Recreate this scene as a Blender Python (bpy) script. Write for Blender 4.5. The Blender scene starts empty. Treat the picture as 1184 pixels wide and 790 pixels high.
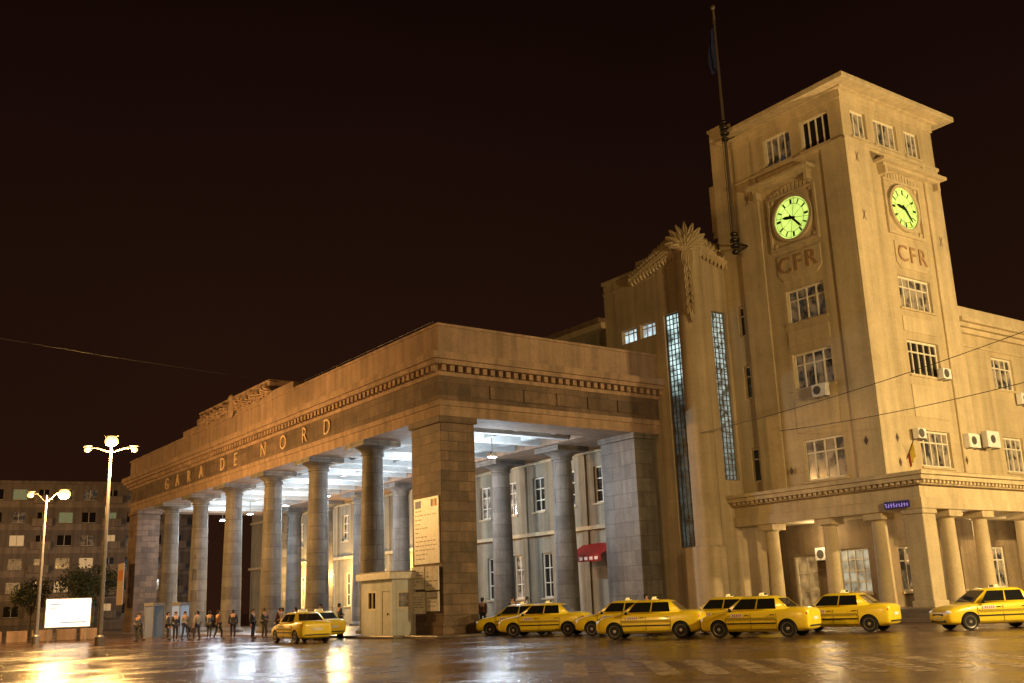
import bpy, bmesh, math, random
from mathutils import Vector, Matrix
random.seed(7)
scene=bpy.context.scene
COL=scene.collection
scene.view_settings.view_transform='Standard'
scene.view_settings.look='None'
scene.view_settings.exposure=0
# ------------------------------------------------------------------ camera
f=1184.0; H=1.55
pitch=math.atan(301.8/f); roll=math.radians(2.06); yaw=math.radians(54.2)
F=Vector((math.cos(pitch)*math.cos(yaw),math.cos(pitch)*math.sin(yaw),math.sin(pitch)))
R0=Vector((math.sin(yaw),-math.cos(yaw),0)); U0=R0.cross(F)
R=R0*math.cos(roll)-U0*math.sin(roll); U=U0*math.cos(roll)+R0*math.sin(roll)
cd=bpy.data.cameras.new("camera"); cam=bpy.data.objects.new("camera",cd); COL.objects.link(cam)
cd.sensor_width=36; cd.lens=36; cd.clip_end=2000; cd.clip_start=.1
M=Matrix.Identity(4)
for i in range(3):
    M[i][0]=R[i]; M[i][1]=U[i]; M[i][2]=-F[i]
M[2][3]=H
cam.matrix_world=M; scene.camera=cam
# ------------------------------------------------------------------ world
w=bpy.data.worlds.new("World"); scene.world=w; w.use_nodes=True
nt=w.node_tree; N=nt.nodes; L=nt.links
bg=N["Background"]
tc=N.new("ShaderNodeTexCoord"); sx=N.new("ShaderNodeSeparateXYZ"); L.new(tc.outputs["Generated"],sx.inputs[0])
rp=N.new("ShaderNodeValToRGB"); L.new(sx.outputs["Z"],rp.inputs[0])
rp.color_ramp.elements[0].position=0.0; rp.color_ramp.elements[0].color=(.022,.0078,.0038,1)
rp.color_ramp.elements[1].position=.6; rp.color_ramp.elements[1].color=(.0046,.0015,.0012,1)
nz=N.new("ShaderNodeTexNoise"); nz.inputs["Scale"].default_value=2.2; nz.inputs["Detail"].default_value=4; L.new(tc.outputs["Generated"],nz.inputs["Vector"])
mr=N.new("ShaderNodeMapRange"); mr.inputs[3].default_value=.7; mr.inputs[4].default_value=1.35; L.new(nz.outputs["Fac"],mr.inputs[0])
L.new(rp.outputs[0],bg.inputs[0]); L.new(mr.outputs[0],bg.inputs[1])
# ------------------------------------------------------------------ materials
def newmat(name):
    m=bpy.data.materials.new(name); m.use_nodes=True
    return m,m.node_tree.nodes,m.node_tree.links,m.node_tree.nodes["Principled BSDF"]
def surf(name,col,var=.25,scale=.6,rough=.8,bump=.15,brick=None,streak=.25,space='world',mortar=(.5,.5,.5),metal=0,fine=9):
    m,N,L,P=newmat(name)
    if space=='world':
        g=N.new("ShaderNodeNewGeometry"); pos=g.outputs["Position"]
    else:
        g=N.new("ShaderNodeTexCoord"); pos=g.outputs["Object"]
    n1=N.new("ShaderNodeTexNoise"); n1.inputs["Scale"].default_value=scale; n1.inputs["Detail"].default_value=7; n1.inputs["Roughness"].default_value=.65; L.new(pos,n1.inputs["Vector"])
    n2=N.new("ShaderNodeTexNoise"); n2.inputs["Scale"].default_value=fine; n2.inputs["Detail"].default_value=5; L.new(pos,n2.inputs["Vector"])
    a=N.new("ShaderNodeMapRange"); a.inputs[1].default_value=.25;a.inputs[2].default_value=.75;a.inputs[3].default_value=1-var;a.inputs[4].default_value=1+var; L.new(n1.outputs["Fac"],a.inputs[0])
    b=N.new("ShaderNodeMapRange"); b.inputs[1].default_value=.25;b.inputs[2].default_value=.75;b.inputs[3].default_value=1-var*.5;b.inputs[4].default_value=1+var*.5; L.new(n2.outputs["Fac"],b.inputs[0])
    mu=N.new("ShaderNodeMath"); mu.operation='MULTIPLY'; L.new(a.outputs[0],mu.inputs[0]); L.new(b.outputs[0],mu.inputs[1]); fac=mu.outputs[0]
    if streak>0:
        mp=N.new("ShaderNodeMapping"); mp.inputs["Scale"].default_value=(2.2,2.2,.10); L.new(pos,mp.inputs["Vector"])
        n3=N.new("ShaderNodeTexNoise"); n3.inputs["Scale"].default_value=1; n3.inputs["Detail"].default_value=6; L.new(mp.outputs[0],n3.inputs["Vector"])
        c=N.new("ShaderNodeMapRange"); c.inputs[1].default_value=.3;c.inputs[2].default_value=.62;c.inputs[3].default_value=1-streak;c.inputs[4].default_value=1.0; L.new(n3.outputs["Fac"],c.inputs[0])
        m2=N.new("ShaderNodeMath"); m2.operation='MULTIPLY'; L.new(fac,m2.inputs[0]); L.new(c.outputs[0],m2.inputs[1]); fac=m2.outputs[0]
    height=n2.outputs["Fac"]
    if brick:
        s=N.new("ShaderNodeSeparateXYZ"); L.new(pos,s.inputs[0])
        ad=N.new("ShaderNodeMath"); L.new(s.outputs["X"],ad.inputs[0]); L.new(s.outputs["Y"],ad.inputs[1])
        cx=N.new("ShaderNodeCombineXYZ"); L.new(ad.outputs[0],cx.inputs[0]); L.new(s.outputs["Z"],cx.inputs[1])
        bt=N.new("ShaderNodeTexBrick"); L.new(cx.outputs[0],bt.inputs["Vector"]); bt.inputs["Scale"].default_value=1
        bt.inputs["Brick Width"].default_value=brick[0]; bt.inputs["Row Height"].default_value=brick[1]; bt.inputs["Mortar Size"].default_value=brick[2]
        bt.inputs["Mortar Smooth"].default_value=.3
        bt.inputs["Color1"].default_value=(1-brick[3],)*3+(1,); bt.inputs["Color2"].default_value=(1+brick[3]*.6,)*3+(1,); bt.inputs["Mortar"].default_value=tuple(mortar)+(1,)
        r2=N.new("ShaderNodeRGBToBW"); L.new(bt.outputs["Color"],r2.inputs[0])
        m3=N.new("ShaderNodeMath"); m3.operation='MULTIPLY'; L.new(fac,m3.inputs[0]); L.new(r2.outputs[0],m3.inputs[1]); fac=m3.outputs[0]
        h=N.new("ShaderNodeMath"); h.operation='MULTIPLY_ADD'; L.new(bt.outputs["Fac"],h.inputs[0]); h.inputs[1].default_value=-1.2; L.new(n2.outputs["Fac"],h.inputs[2]); height=h.outputs[0]
    vm=N.new("ShaderNodeVectorMath"); vm.operation='SCALE'; vm.inputs[0].default_value=col; L.new(fac,vm.inputs["Scale"]); L.new(vm.outputs[0],P.inputs["Base Color"])
    P.inputs["Roughness"].default_value=rough; P.inputs["Metallic"].default_value=metal
    if bump>0:
        bp=N.new("ShaderNodeBump"); bp.inputs["Strength"].default_value=bump; bp.inputs["Distance"].default_value=.05; L.new(height,bp.inputs["Height"]); L.new(bp.outputs[0],P.inputs["Normal"])
    return m
def plain(name,col,rough=.5,metal=0,em=None,es=0,coat=0,var=.12):
    m,N,L,P=newmat(name)
    t=N.new("ShaderNodeTexCoord"); n=N.new("ShaderNodeTexNoise"); n.inputs["Scale"].default_value=6; n.inputs["Detail"].default_value=4; L.new(t.outputs["Object"],n.inputs["Vector"])
    a=N.new("ShaderNodeMapRange"); a.inputs[1].default_value=.3;a.inputs[2].default_value=.7;a.inputs[3].default_value=1-var;a.inputs[4].default_value=1+var; L.new(n.outputs["Fac"],a.inputs[0])
    vm=N.new("ShaderNodeVectorMath"); vm.operation='SCALE'; vm.inputs[0].default_value=col; L.new(a.outputs[0],vm.inputs["Scale"]); L.new(vm.outputs[0],P.inputs["Base Color"])
    P.inputs["Roughness"].default_value=rough; P.inputs["Metallic"].default_value=metal; P.inputs["Coat Weight"].default_value=coat
    if em: 
        P.inputs["Emission Color"].default_value=(*em,1); P.inputs["Emission Strength"].default_value=es
    return m
def mottled_emission(name,col,em,lo,hi,scale=1.5,zgrad=None,colvar=0):
    m,N,L,P=newmat(name)
    g=N.new("ShaderNodeNewGeometry"); n=N.new("ShaderNodeTexNoise"); n.inputs["Scale"].default_value=scale; n.inputs["Detail"].default_value=5; L.new(g.outputs["Position"],n.inputs["Vector"])
    a=N.new("ShaderNodeMapRange"); a.inputs[1].default_value=.35;a.inputs[2].default_value=.65;a.inputs[3].default_value=lo;a.inputs[4].default_value=hi; L.new(n.outputs["Fac"],a.inputs[0])
    o=a.outputs[0]
    if zgrad:
        s=N.new("ShaderNodeSeparateXYZ"); L.new(g.outputs["Position"],s.inputs[0])
        z=N.new("ShaderNodeMapRange"); z.inputs[1].default_value=zgrad[0]; z.inputs[2].default_value=zgrad[1]; z.inputs[3].default_value=zgrad[2]; z.inputs[4].default_value=1; L.new(s.outputs["Z"],z.inputs[0])
        q=N.new("ShaderNodeMath"); q.operation='MULTIPLY'; L.new(o,q.inputs[0]); L.new(z.outputs[0],q.inputs[1]); o=q.outputs[0]
    P.inputs["Base Color"].default_value=(*col,1)
    if colvar:
        n5=N.new("ShaderNodeTexNoise"); n5.inputs["Scale"].default_value=1.7; n5.inputs["Detail"].default_value=3; L.new(g.outputs["Position"],n5.inputs["Vector"])
        c5=N.new("ShaderNodeMapRange"); c5.inputs[1].default_value=.42; c5.inputs[2].default_value=.58; c5.inputs[3].default_value=.10; c5.inputs[4].default_value=colvar; L.new(n5.outputs["Fac"],c5.inputs[0])
        v5=N.new("ShaderNodeVectorMath"); v5.operation='SCALE'; v5.inputs[0].default_value=col; L.new(c5.outputs[0],v5.inputs["Scale"]); L.new(v5.outputs[0],P.inputs["Base Color"])
    P.inputs["Emission Color"].default_value=(*em,1); L.new(o,P.inputs["Emission Strength"]); P.inputs["Roughness"].default_value=.15
    return m
STUC=surf("tower_stucco",(.53,.435,.275),var=.16,scale=.35,brick=(1.6,.62,.012,.035),mortar=(.86,.86,.86),streak=.26,bump=.2)
STUC2=surf("trim_stucco",(.55,.455,.295),var=.18,scale=.7,streak=.22,bump=.2)
STUC3=surf("stair_stucco",(.52,.42,.28),var=.17,scale=.5,streak=.3,bump=.2,brick=(2.4,1.2,.01,.03),mortar=(.85,.85,.85))
HALL=surf("hall_stucco",(.30,.27,.20),var=.25,scale=.5,streak=.4,bump=.2)
STONE=surf("brown_stone_block",(.145,.092,.058),var=.42,scale=1.2,brick=(1.15,.52,.02,.38),mortar=(.5,.5,.5),streak=.3,bump=.5,rough=.65,fine=14)
COLST=surf("column_stone",(.15,.135,.12),var=.4,scale=1.0,brick=(1.6,.85,.02,.28),mortar=(.45,.45,.45),streak=.45,bump=.5,rough=.6,fine=12)
FRIEZE=surf("frieze_stone",(.125,.082,.056),var=.42,scale=.9,brick=(1.5,.65,.015,.35),mortar=(.5,.5,.5),streak=.3,bump=.4)
LIGHTST=surf("cornice_stone",(.29,.195,.132),var=.3,scale=.8,streak=.35,bump=.3)
ATTIC=surf("attic_render",(.275,.185,.128),var=.25,scale=.5,streak=.35,bump=.25)
CEIL=surf("ceiling_white",(.74,.76,.76),var=.12,scale=.5,streak=0,bump=.1)
BEAM=surf("ceiling_beam_dark",(.42,.43,.43),var=.2,scale=.5,streak=0,bump=.1)  # white beams given a darker tone for contrast with the ceiling
ROOFM=surf("roof_dark",(.10,.08,.06),var=.3,streak=0)
FRAME=plain("window_frame_white",(.72,.68,.57),rough=.5)
DARKM=plain("dark_metal",(.03,.025,.02),rough=.45,metal=.6)
POLEM=plain("flagpole_paint",(.10,.08,.065),rough=.5)
GLASS=plain("dark_glass",(.02,.018,.017),rough=.06)
GLASSB=mottled_emission("curtain_reflection_glass",(.34,.30,.25),(.55,.5,.4),0.0,.04,scale=1.3,colvar=1.0)  # curtain tones; pale mottling and faint glow painted in as street reflections
GLIT=mottled_emission("lit_glass_cool",(.3,.33,.33),(.65,.85,.95),.4,1.2,scale=2)
GDIM=mottled_emission("dim_lit_glass",(.3,.3,.28),(.9,.85,.6),.02,.4,scale=1.6)
GWARM=mottled_emission("lit_glass_warm",(.3,.25,.2),(1,.62,.22),.03,.35,scale=2)
STAIRG=mottled_emission("stair_glass",(.10,.11,.11),(.62,.86,.84),.15,1.6,scale=1.6,zgrad=(13.2,14.6,.045))
STAIRG2=mottled_emission("stair_glass_dim",(.12,.13,.13),(.66,.82,.76),.0,.95,scale=3.5,zgrad=(9,17,.3))
CLOCKM=mottled_emission("clock_glow",(.3,.35,.1),(.62,.86,.16),.8,1.3,scale=1.1)
BLACK=plain("black",(.008,.008,.008),rough=.5)
CFRM=plain("sign_letter_brown",(.35,.22,.125),rough=.8)
GOLD=plain("brass_letter",(.46,.33,.19),rough=.5,metal=0)
YEL=plain("taxi_yellow",(.86,.66,.03),rough=.3,coat=.5,var=.05)
RUB=plain("tyre_rubber",(.015,.015,.015),rough=.8)
RIM=plain("rim_grey",(.42,.40,.37),rough=.35,metal=.7)
CARGL=plain("car_glass",(.014,.015,.016),rough=.03,coat=.5)
HLG=plain("headlight_glass",(.6,.6,.58),rough=.1,em=(1,.9,.7),es=.25)
TLR=plain("tail_red",(.45,.012,.01),rough=.2,em=(1,.04,.02),es=.12)
WHITE=plain("white_paint",(.78,.79,.80),rough=.5)
SIGNW=plain("taxi_sign_lit",(.8,.7,.4),em=(1,.75,.25),es=.5)
GREYP=plain("galvanised",(.22,.21,.2),rough=.5,metal=.5)
LAMPM=plain("sodium_lamp",(1,.7,.3),em=(1,.50,.12),es=5)
LEDW=plain("flood_lamp",(1,1,1),em=(.85,.95,1),es=40)
# ------------------------------------------------------------------ mesh builder
def link(o,parent=None):
    COL.objects.link(o)
    if parent is not None: o.parent=parent
    return o
def empty(name,loc=(0,0,0),label=None,cat=None,group=None):
    o=bpy.data.objects.new(name,None); o.empty_display_size=.3; o.location=loc; COL.objects.link(o)
    if label: o["label"]=label
    if cat: o["category"]=cat
    if group: o["group"]=group
    return o
class MB:
    def __init__(s): s.v=[];s.f=[];s.m=[]
    def add(s,vs,fs,mi=0):
        n=len(s.v); s.v+= [tuple(v) for v in vs]; s.f+=[tuple(i+n for i in q) for q in fs]; s.m+=[mi]*len(fs)
    def box(s,x0,x1,y0,y1,z0,z1,mi=0):
        if x0>x1:x0,x1=x1,x0
        if y0>y1:y0,y1=y1,y0
        vs=[(x0,y0,z0),(x1,y0,z0),(x1,y1,z0),(x0,y1,z0),(x0,y0,z1),(x1,y0,z1),(x1,y1,z1),(x0,y1,z1)]
        s.add(vs,[(0,3,2,1),(4,5,6,7),(0,1,5,4),(1,2,6,5),(2,3,7,6),(3,0,4,7)],mi)
    def fb(s,ax,pl,a0,a1,d0,d1,z0,z1,mi=0):
        if ax=='x': s.box(pl+min(d0,d1),pl+max(d0,d1),a0,a1,z0,z1,mi)
        else: s.box(a0,a1,pl+min(d0,d1),pl+max(d0,d1),z0,z1,mi)
    def lathe(s,prof,c=(0,0,0),seg=24,mi=0,axis='z'):
        vs=[];fs=[]
        for r,z in prof:
            for k in range(seg):
                a=2*math.pi*k/seg
                if axis=='z': vs.append((c[0]+r*math.cos(a),c[1]+r*math.sin(a),c[2]+z))
                elif axis=='y': vs.append((c[0]+r*math.cos(a),c[1]+z,c[2]+r*math.sin(a)))
                else: vs.append((c[0]+z,c[1]+r*math.cos(a),c[2]+r*math.sin(a)))
        for i in range(len(prof)-1):
            for k in range(seg):
                k2=(k+1)%seg; fs.append((i*seg+k,i*seg+k2,(i+1)*seg+k2,(i+1)*seg+k))
        fs.append(tuple(range(seg))[::-1]); fs.append(tuple((len(prof)-1)*seg+k for k in range(seg)))
        s.add(vs,fs,mi)
    def tube(s,p0,p1,r0,r1=None,seg=8,mi=0):
        r1=r0 if r1 is None else r1
        p0=Vector(p0);p1=Vector(p1); d=(p1-p0).normalized(); q=d.to_track_quat('Z','Y')
        vs=[]
        for p,r in((p0,r0),(p1,r1)):
            for k in range(seg):
                a=2*math.pi*k/seg; vs.append(p+q@Vector((r*math.cos(a),r*math.sin(a),0)))
        fs=[(k,(k+1)%seg,seg+(k+1)%seg,seg+k) for k in range(seg)]+[tuple(range(seg))[::-1],tuple(range(seg,2*seg))]
        s.add(vs,fs,mi)
    def ell(s,c,r,rot=None,u=10,v=6,mi=0):
        vs=[];fs=[]
        for i in range(v+1):
            t=math.pi*i/v
            for k in range(u):
                a=2*math.pi*k/u
                p=Vector((r[0]*math.sin(t)*math.cos(a),r[1]*math.sin(t)*math.sin(a),r[2]*math.cos(t)))
                if rot is not None: p=rot@p
                vs.append(p+Vector(c))
        for i in range(v):
            for k in range(u): fs.append((i*u+k,(i+1)*u+k,(i+1)*u+(k+1)%u,i*u+(k+1)%u))
        s.add(vs,fs,mi)
    def leaf(s,c,ang,ln,wd,th,tv,nv,curl=.0):
        """flat ribbed leaf lying in the plane tv/up, standing off along nv"""
        c=Vector(c); n=6; vs=[];fs=[]
        for i in range(n+1):
            t=i/n; a=ang+curl*t; ws=wd*math.sin(math.pi*(.12+.83*t))**.8
            d=tv*math.sin(ang+curl*t*.5)+Vector((0,0,1))*math.cos(ang+curl*t*.5); sd=tv*math.cos(a)-Vector((0,0,1))*math.sin(a)
            p=c+d*ln*t+nv*(th*math.sin(math.pi*t)*.7)
            vs+=[p-sd*ws,p-sd*ws*.45+nv*th*.75,p+nv*th*.35,p+sd*ws*.45+nv*th*.75,p+sd*ws,p-nv*.05]
        for i in range(n):
            for k in range(6): fs.append((i*6+k,i*6+(k+1)%6,(i+1)*6+(k+1)%6,(i+1)*6+k))
        fs.append(tuple(range(6))); fs.append(tuple(n*6+k for k in range(6)))
        s.add(vs,fs)
    def obj(s,name,mats,parent=None,smooth=False,label=None,bevel=0):
        me=bpy.data.meshes.new(name); me.from_pydata(s.v,[],s.f); 
        for m in (mats if isinstance(mats,(list,tuple)) else [mats]): me.materials.append(m)
        me.polygons.foreach_set("material_index",s.m)
        bm=bmesh.new(); bm.from_mesh(me); bmesh.ops.remove_doubles(bm,verts=bm.verts,dist=1e-5); bmesh.ops.recalc_face_normals(bm,faces=bm.faces)
        bm.to_mesh(me); bm.free()
        if smooth:
            me.polygons.foreach_set("use_smooth",[True]*len(me.polygons))
            try: me.set_sharp_from_angle(angle=math.radians(38))
            except Exception: pass
        o=bpy.data.objects.new(name,me); link(o,parent)
        if label:o["label"]=label
        if bevel:
            b=o.modifiers.new("bevel",'BEVEL'); b.width=bevel; b.segments=2; b.limit_method='ANGLE'
        return o
def wall(ax,pl,a0,a1,z0,z1,ops,depth=.3,mi=0,mb=None):
    mb=mb or MB()
    A=sorted(set([a0,a1]+[o[0]-o[2]/2 for o in ops]+[o[0]+o[2]/2 for o in ops])); A=[a for a in A if a0<=a<=a1]
    Z=sorted(set([z0,z1]+[o[1]-o[3]/2 for o in ops]+[o[1]+o[3]/2 for o in ops])); Z=[z for z in Z if z0<=z<=z1]
    def P(a,d,z): return (pl+d,a,z) if ax=='x' else (a,pl+d,z)
    for i in range(len(A)-1):
        for j in range(len(Z)-1):
            ca=(A[i]+A[i+1])/2; cz=(Z[j]+Z[j+1])/2
            if any(abs(ca-o[0])<o[2]/2 and abs(cz-o[1])<o[3]/2 for o in ops): continue
            mb.add([P(A[i],0,Z[j]),P(A[i+1],0,Z[j]),P(A[i+1],0,Z[j+1]),P(A[i],0,Z[j+1])],[(0,1,2,3)],mi)
    for o in ops:
        l,r,b,t=o[0]-o[2]/2,o[0]+o[2]/2,o[1]-o[3]/2,o[1]+o[3]/2
        for (p,q) in(((l,b),(r,b)),((r,b),(r,t)),((r,t),(l,t)),((l,t),(l,b))):
            mb.add([P(p[0],0,p[1]),P(q[0],0,q[1]),P(q[0],depth,q[1]),P(p[0],depth,p[1])],[(0,1,2,3)],mi)
    return mb
def window(parent,ax,pl,a,z,w_,h,cols=3,rows=2,glass=None,depth=.28,name="window",sill=True,frame=None,bar=.07):
    mb=MB(); d0,d1=depth-.12,depth-.03; l,r,b,t=a-w_/2,a+w_/2,z-h/2,z+h/2; fw=bar*1.4
    mb.fb(ax,pl,l,l+fw,d0,d1,b,t); mb.fb(ax,pl,r-fw,r,d0,d1,b,t); mb.fb(ax,pl,l+fw,r-fw,d0,d1,b,b+fw); mb.fb(ax,pl,l+fw,r-fw,d0,d1,t-fw,t)
    for i in range(1,cols):
        x=l+(r-l)*i/cols; mb.fb(ax,pl,x-bar/2,x+bar/2,d0+.01,d1,b+fw,t-fw)
    for j in range(1,rows):
        y=b+(t-b)*j/rows if rows!=2 else b+(t-b)*.68
        mb.fb(ax,pl,l+fw,r-fw,d0+.02,d1,y-bar/2,y+bar/2)
    o=mb.obj(name,frame or FRAME,parent)
    p=MB(); p.fb(ax,pl,l-.02,r+.02,d1-.02,d1+.04,b-.02,t+.02); p.obj("pane",glass or GLASS,o)
    if sill:
        s=MB(); s.fb(ax,pl,l-.12,r+.12,-.10,depth-.13,b-.12,b-.004); s.obj("sill",STUC2,o)
    return o
def fmat(ax,pl,a,z,off):
    m=Matrix.Identity(4)
    X,Y,Z=((0,-1,0),(0,0,1),(-1,0,0)) if ax=='x' else ((1,0,0),(0,0,1),(0,-1,0))
    for i in range(3): m[i][0]=X[i];m[i][1]=Y[i];m[i][2]=Z[i]
    p=(pl-off,a,z) if ax=='x' else (a,pl-off,z)
    for i in range(3): m[i][3]=p[i]
    return m
def textmesh(items,name,mat,parent,extr=.03,sep=False):
    verts=[];faces=[]
    for st_,size,mx in items:
        if sep: verts=[];faces=[]
        c=bpy.data.curves.new("t",'FONT'); c.body=st_; c.size=size; c.align_x='CENTER'; c.align_y='CENTER'; c.extrude=extr; c.resolution_u=3
        o=bpy.data.objects.new("t",c); COL.objects.link(o)
        dg=bpy.context.evaluated_depsgraph_get(); me=bpy.data.meshes.new_from_object(o.evaluated_get(dg))
        n=len(verts); verts+=[tuple(mx@v.co) for v in me.vertices]; faces+=[tuple(n+i for i in p.vertices) for p in me.polygons]
        bpy.data.objects.remove(o); bpy.data.curves.remove(c); bpy.data.meshes.remove(me)
        if sep:
            me=bpy.data.meshes.new(name); me.from_pydata(verts,[],faces); me.materials.append(mat); link(bpy.data.objects.new(name,me),parent)
    if sep: return
    me=bpy.data.meshes.new(name); me.from_pydata(verts,[],faces); me.materials.append(mat)
    o=bpy.data.objects.new(name,me); link(o,parent); return o
# ------------------------------------------------------------------ ground
def groundmat():
    m,N,L,P=newmat("wet_asphalt")
    g=N.new("ShaderNodeNewGeometry"); pos=g.outputs["Position"]
    def noise(s,d=6,r=.6):
        n=N.new("ShaderNodeTexNoise"); n.inputs["Scale"].default_value=s; n.inputs["Detail"].default_value=d; n.inputs["Roughness"].default_value=r; L.new(pos,n.inputs["Vector"]); return n.outputs["Fac"]
    big=noise(.3,6,.6); mid=noise(1.3,6,.65); fine=noise(28,3,.6)
    mp=N.new("ShaderNodeMapping"); mp.inputs["Rotation"].default_value=(0,0,math.radians(36)); L.new(pos,mp.inputs["Vector"])
    bt=N.new("ShaderNodeTexBrick"); bt.inputs["Scale"].default_value=1; bt.inputs["Brick Width"].default_value=.9; bt.inputs["Row Height"].default_value=.45; bt.inputs["Mortar Size"].default_value=.03; bt.inputs["Mortar Smooth"].default_value=.5
    bt.inputs["Color1"].default_value=(.55,.55,.55,1); bt.inputs["Color2"].default_value=(1.3,1.3,1.3,1); bt.inputs["Mortar"].default_value=(.35,.35,.35,1)
    L.new(mp.outputs[0],bt.inputs["Vector"])
    a=N.new("ShaderNodeMapRange"); a.inputs[1].default_value=.3; a.inputs[2].default_value=.7; a.inputs[3].default_value=.5; a.inputs[4].default_value=1.5; L.new(mid,a.inputs[0])
    bw=N.new("ShaderNodeRGBToBW"); L.new(bt.outputs["Color"],bw.inputs[0])
    q=N.new("ShaderNodeMath"); q.operation='MULTIPLY'; L.new(a.outputs[0],q.inputs[0]); L.new(bw.outputs[0],q.inputs[1])
    vm=N.new("ShaderNodeVectorMath"); vm.operation='SCALE'; vm.inputs[0].default_value=(.11,.062,.040); L.new(q.outputs[0],vm.inputs["Scale"]); L.new(vm.outputs[0],P.inputs["Base Color"])
    rr=N.new("ShaderNodeMapRange"); rr.inputs[1].default_value=.4; rr.inputs[2].default_value=.6; rr.inputs[3].default_value=.10; rr.inputs[4].default_value=.32; L.new(big,rr.inputs[0])
    r3=N.new("ShaderNodeMath"); r3.operation='MULTIPLY_ADD'; L.new(mid,r3.inputs[0]); r3.inputs[1].default_value=.12; L.new(rr.outputs[0],r3.inputs[2])
    r4=N.new("ShaderNodeMath"); r4.operation='MULTIPLY_ADD'; L.new(bw.outputs[0],r4.inputs[0]); r4.inputs[1].default_value=-.10; L.new(r3.outputs[0],r4.inputs[2])
    r5=N.new("ShaderNodeMath"); r5.operation='MAXIMUM'; L.new(r4.outputs[0],r5.inputs[0]); r5.inputs[1].default_value=.07; L.new(r5.outputs[0],P.inputs["Roughness"])
    h=N.new("ShaderNodeMath"); h.operation='MULTIPLY_ADD'; L.new(bt.outputs["Fac"],h.inputs[0]); h.inputs[1].default_value=-.7; L.new(fine,h.inputs[2])
    h2=N.new("ShaderNodeMath"); h2.operation='MULTIPLY_ADD'; L.new(mid,h2.inputs[0]); h2.inputs[1].default_value=2.5; L.new(h.outputs[0],h2.inputs[2])
    bp=N.new("ShaderNodeBump"); bp.inputs["Strength"].default_value=.4; bp.inputs["Distance"].default_value=.012; L.new(h2.outputs[0],bp.inputs["Height"]); L.new(bp.outputs[0],P.inputs["Normal"])
    P.inputs["Specular IOR Level"].default_value=.65
    return m
GROUND=groundmat()
g=MB(); g.add([(-400,-300,0),(700,-300,0),(700,900,0),(-400,900,0)],[(0,1,2,3)]); o=g.obj("ground",GROUND); o["kind"]="structure"
PAVE=surf("pavement_slabs",(.16,.13,.11),var=.25,scale=1,rough=.3,bump=.2,streak=0)
g=MB(); g.box(26.6,43.58,43.9,112,0,.13); g.box(25.9,26.6,47,112,0,.13); o=g.obj("pavement",PAVE,bevel=.03); o["kind"]="structure"
g=MB()
g.box(43.8,80,28.2,41.85,.0,.2); g.box(44.2,80,28.6,41.85,.2,.4); g.box(44.6,80,29.0,41.85,.4,.6)
o=g.obj("pavement_steps",PAVE,bevel=.02); o["kind"]="structure"
def markmat():
    m=surf("road_marking",(.50,.40,.31),var=.45,scale=2.5,rough=.28,bump=.15,streak=0,fine=14)
    N=m.node_tree.nodes; L=m.node_tree.links; P=N["Principled BSDF"]
    g=N.new("ShaderNodeNewGeometry"); n=N.new("ShaderNodeTexNoise"); n.inputs["Scale"].default_value=2.2; n.inputs["Detail"].default_value=10; n.inputs["Roughness"].default_value=.8; L.new(g.outputs["Position"],n.inputs["Vector"])
    a=N.new("ShaderNodeMapRange"); a.inputs[1].default_value=.40; a.inputs[2].default_value=.60; a.inputs[3].default_value=.05; a.inputs[4].default_value=.85; L.new(n.outputs["Fac"],a.inputs[0]); L.new(a.outputs[0],P.inputs["Alpha"])
    return m
MARK=markmat()
g=MB(); dirv=Vector((.62,.785,0)); per=Vector((.62,-.78,0)).normalized()
for k in range(12):
    c=Vector((15.6,19.6,0))+per*(1.0*k)
    a=dirv*2.5; b=per*.27
    g.add([tuple(c-a-b+Vector((0,0,.004))),tuple(c-a+b+Vector((0,0,.004))),tuple(c+a+b+Vector((0,0,.004))),tuple(c+a-b+Vector((0,0,.004)))],[(0,1,2,3)])
o=g.obj("crosswalk_marking",MARK); o["kind"]="structure"
# ------------------------------------------------------------------ portico
X0=27.83; Y0=45.27; Y1=102.6
port=empty("station_portico",(0,0,0),"long stone colonnade portico with brown piers beside the clock tower","portico")
def pier(x0,x1,y0,y1,mat=STONE,ztop=11.2):
    m=MB(); m.box(x0,x1,y0,y1,.13,ztop-.35); m.box(x0-.12,x1+.12,y0-.12,y1+.12,ztop-.35,ztop); m.box(x0-.1,x1+.1,y0-.1,y1+.1,.13,.75)
    o=m.obj("pier",mat,port,bevel=.03); return o
pier(X0,29.95,Y0,48.3); pier(41.4,42.9,Y0,48.4,COLST); pier(X0,29.95,99.9,Y1); pier(41.4,42.9,99.9,Y1,COLST)
def column(x,y,parent,z0=.13,zt=11.2):
    s=MB(); n=16; prof=[(.98,0),(.98,.18),(.86,.24),(.80,.34)]
    for i in range(n+1):
        t=i/n; prof.append((.75-.14*t**1.4,.36+(zt-z0-1.15)*t))
    s.lathe(prof,(x,y,z0),32); c=s.obj("column",COLST,parent,smooth=True)
    k=MB(); zz=zt-.82
    k.lathe([(.62,0),(.70,.03),(.70,.12),(.66,.16),(.72,.26),(.95,.42),(1.18,.5)],(x,y,zz),32); k.box(x-1.25,x+1.25,y-1.25,y+1.25,zz+.5,zt-.002)
    k.obj("capital",COLST,c,smooth=True)
CY=[55.0,62.6,70.2,77.9,85.6,93.2]
for y in CY: column(X0+1.15,y,port)
for y in (52.2,59.2,66.4,73.5,80.5,87.5,94.5): column(41.3,y,port)
def band(z0,z1,out,inner=2.4,xb=43.58):
    m=MB(); x0=X0-out; y0=Y0-out; y1=Y1+out
    m.box(x0,X0+inner,y0,y1,z0,z1)
    m.box(X0+inner,xb,y0,Y0+inner,z0,z1)
    m.box(X0+inner,xb,y1-inner,y1,z0,z1)
    m.box(xb-4.0,xb,Y0+inner,y1-inner,z0,z1)
    return m
band(11.2,11.75,.0).obj("architrave",LIGHTST,port,bevel=.02)
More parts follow.
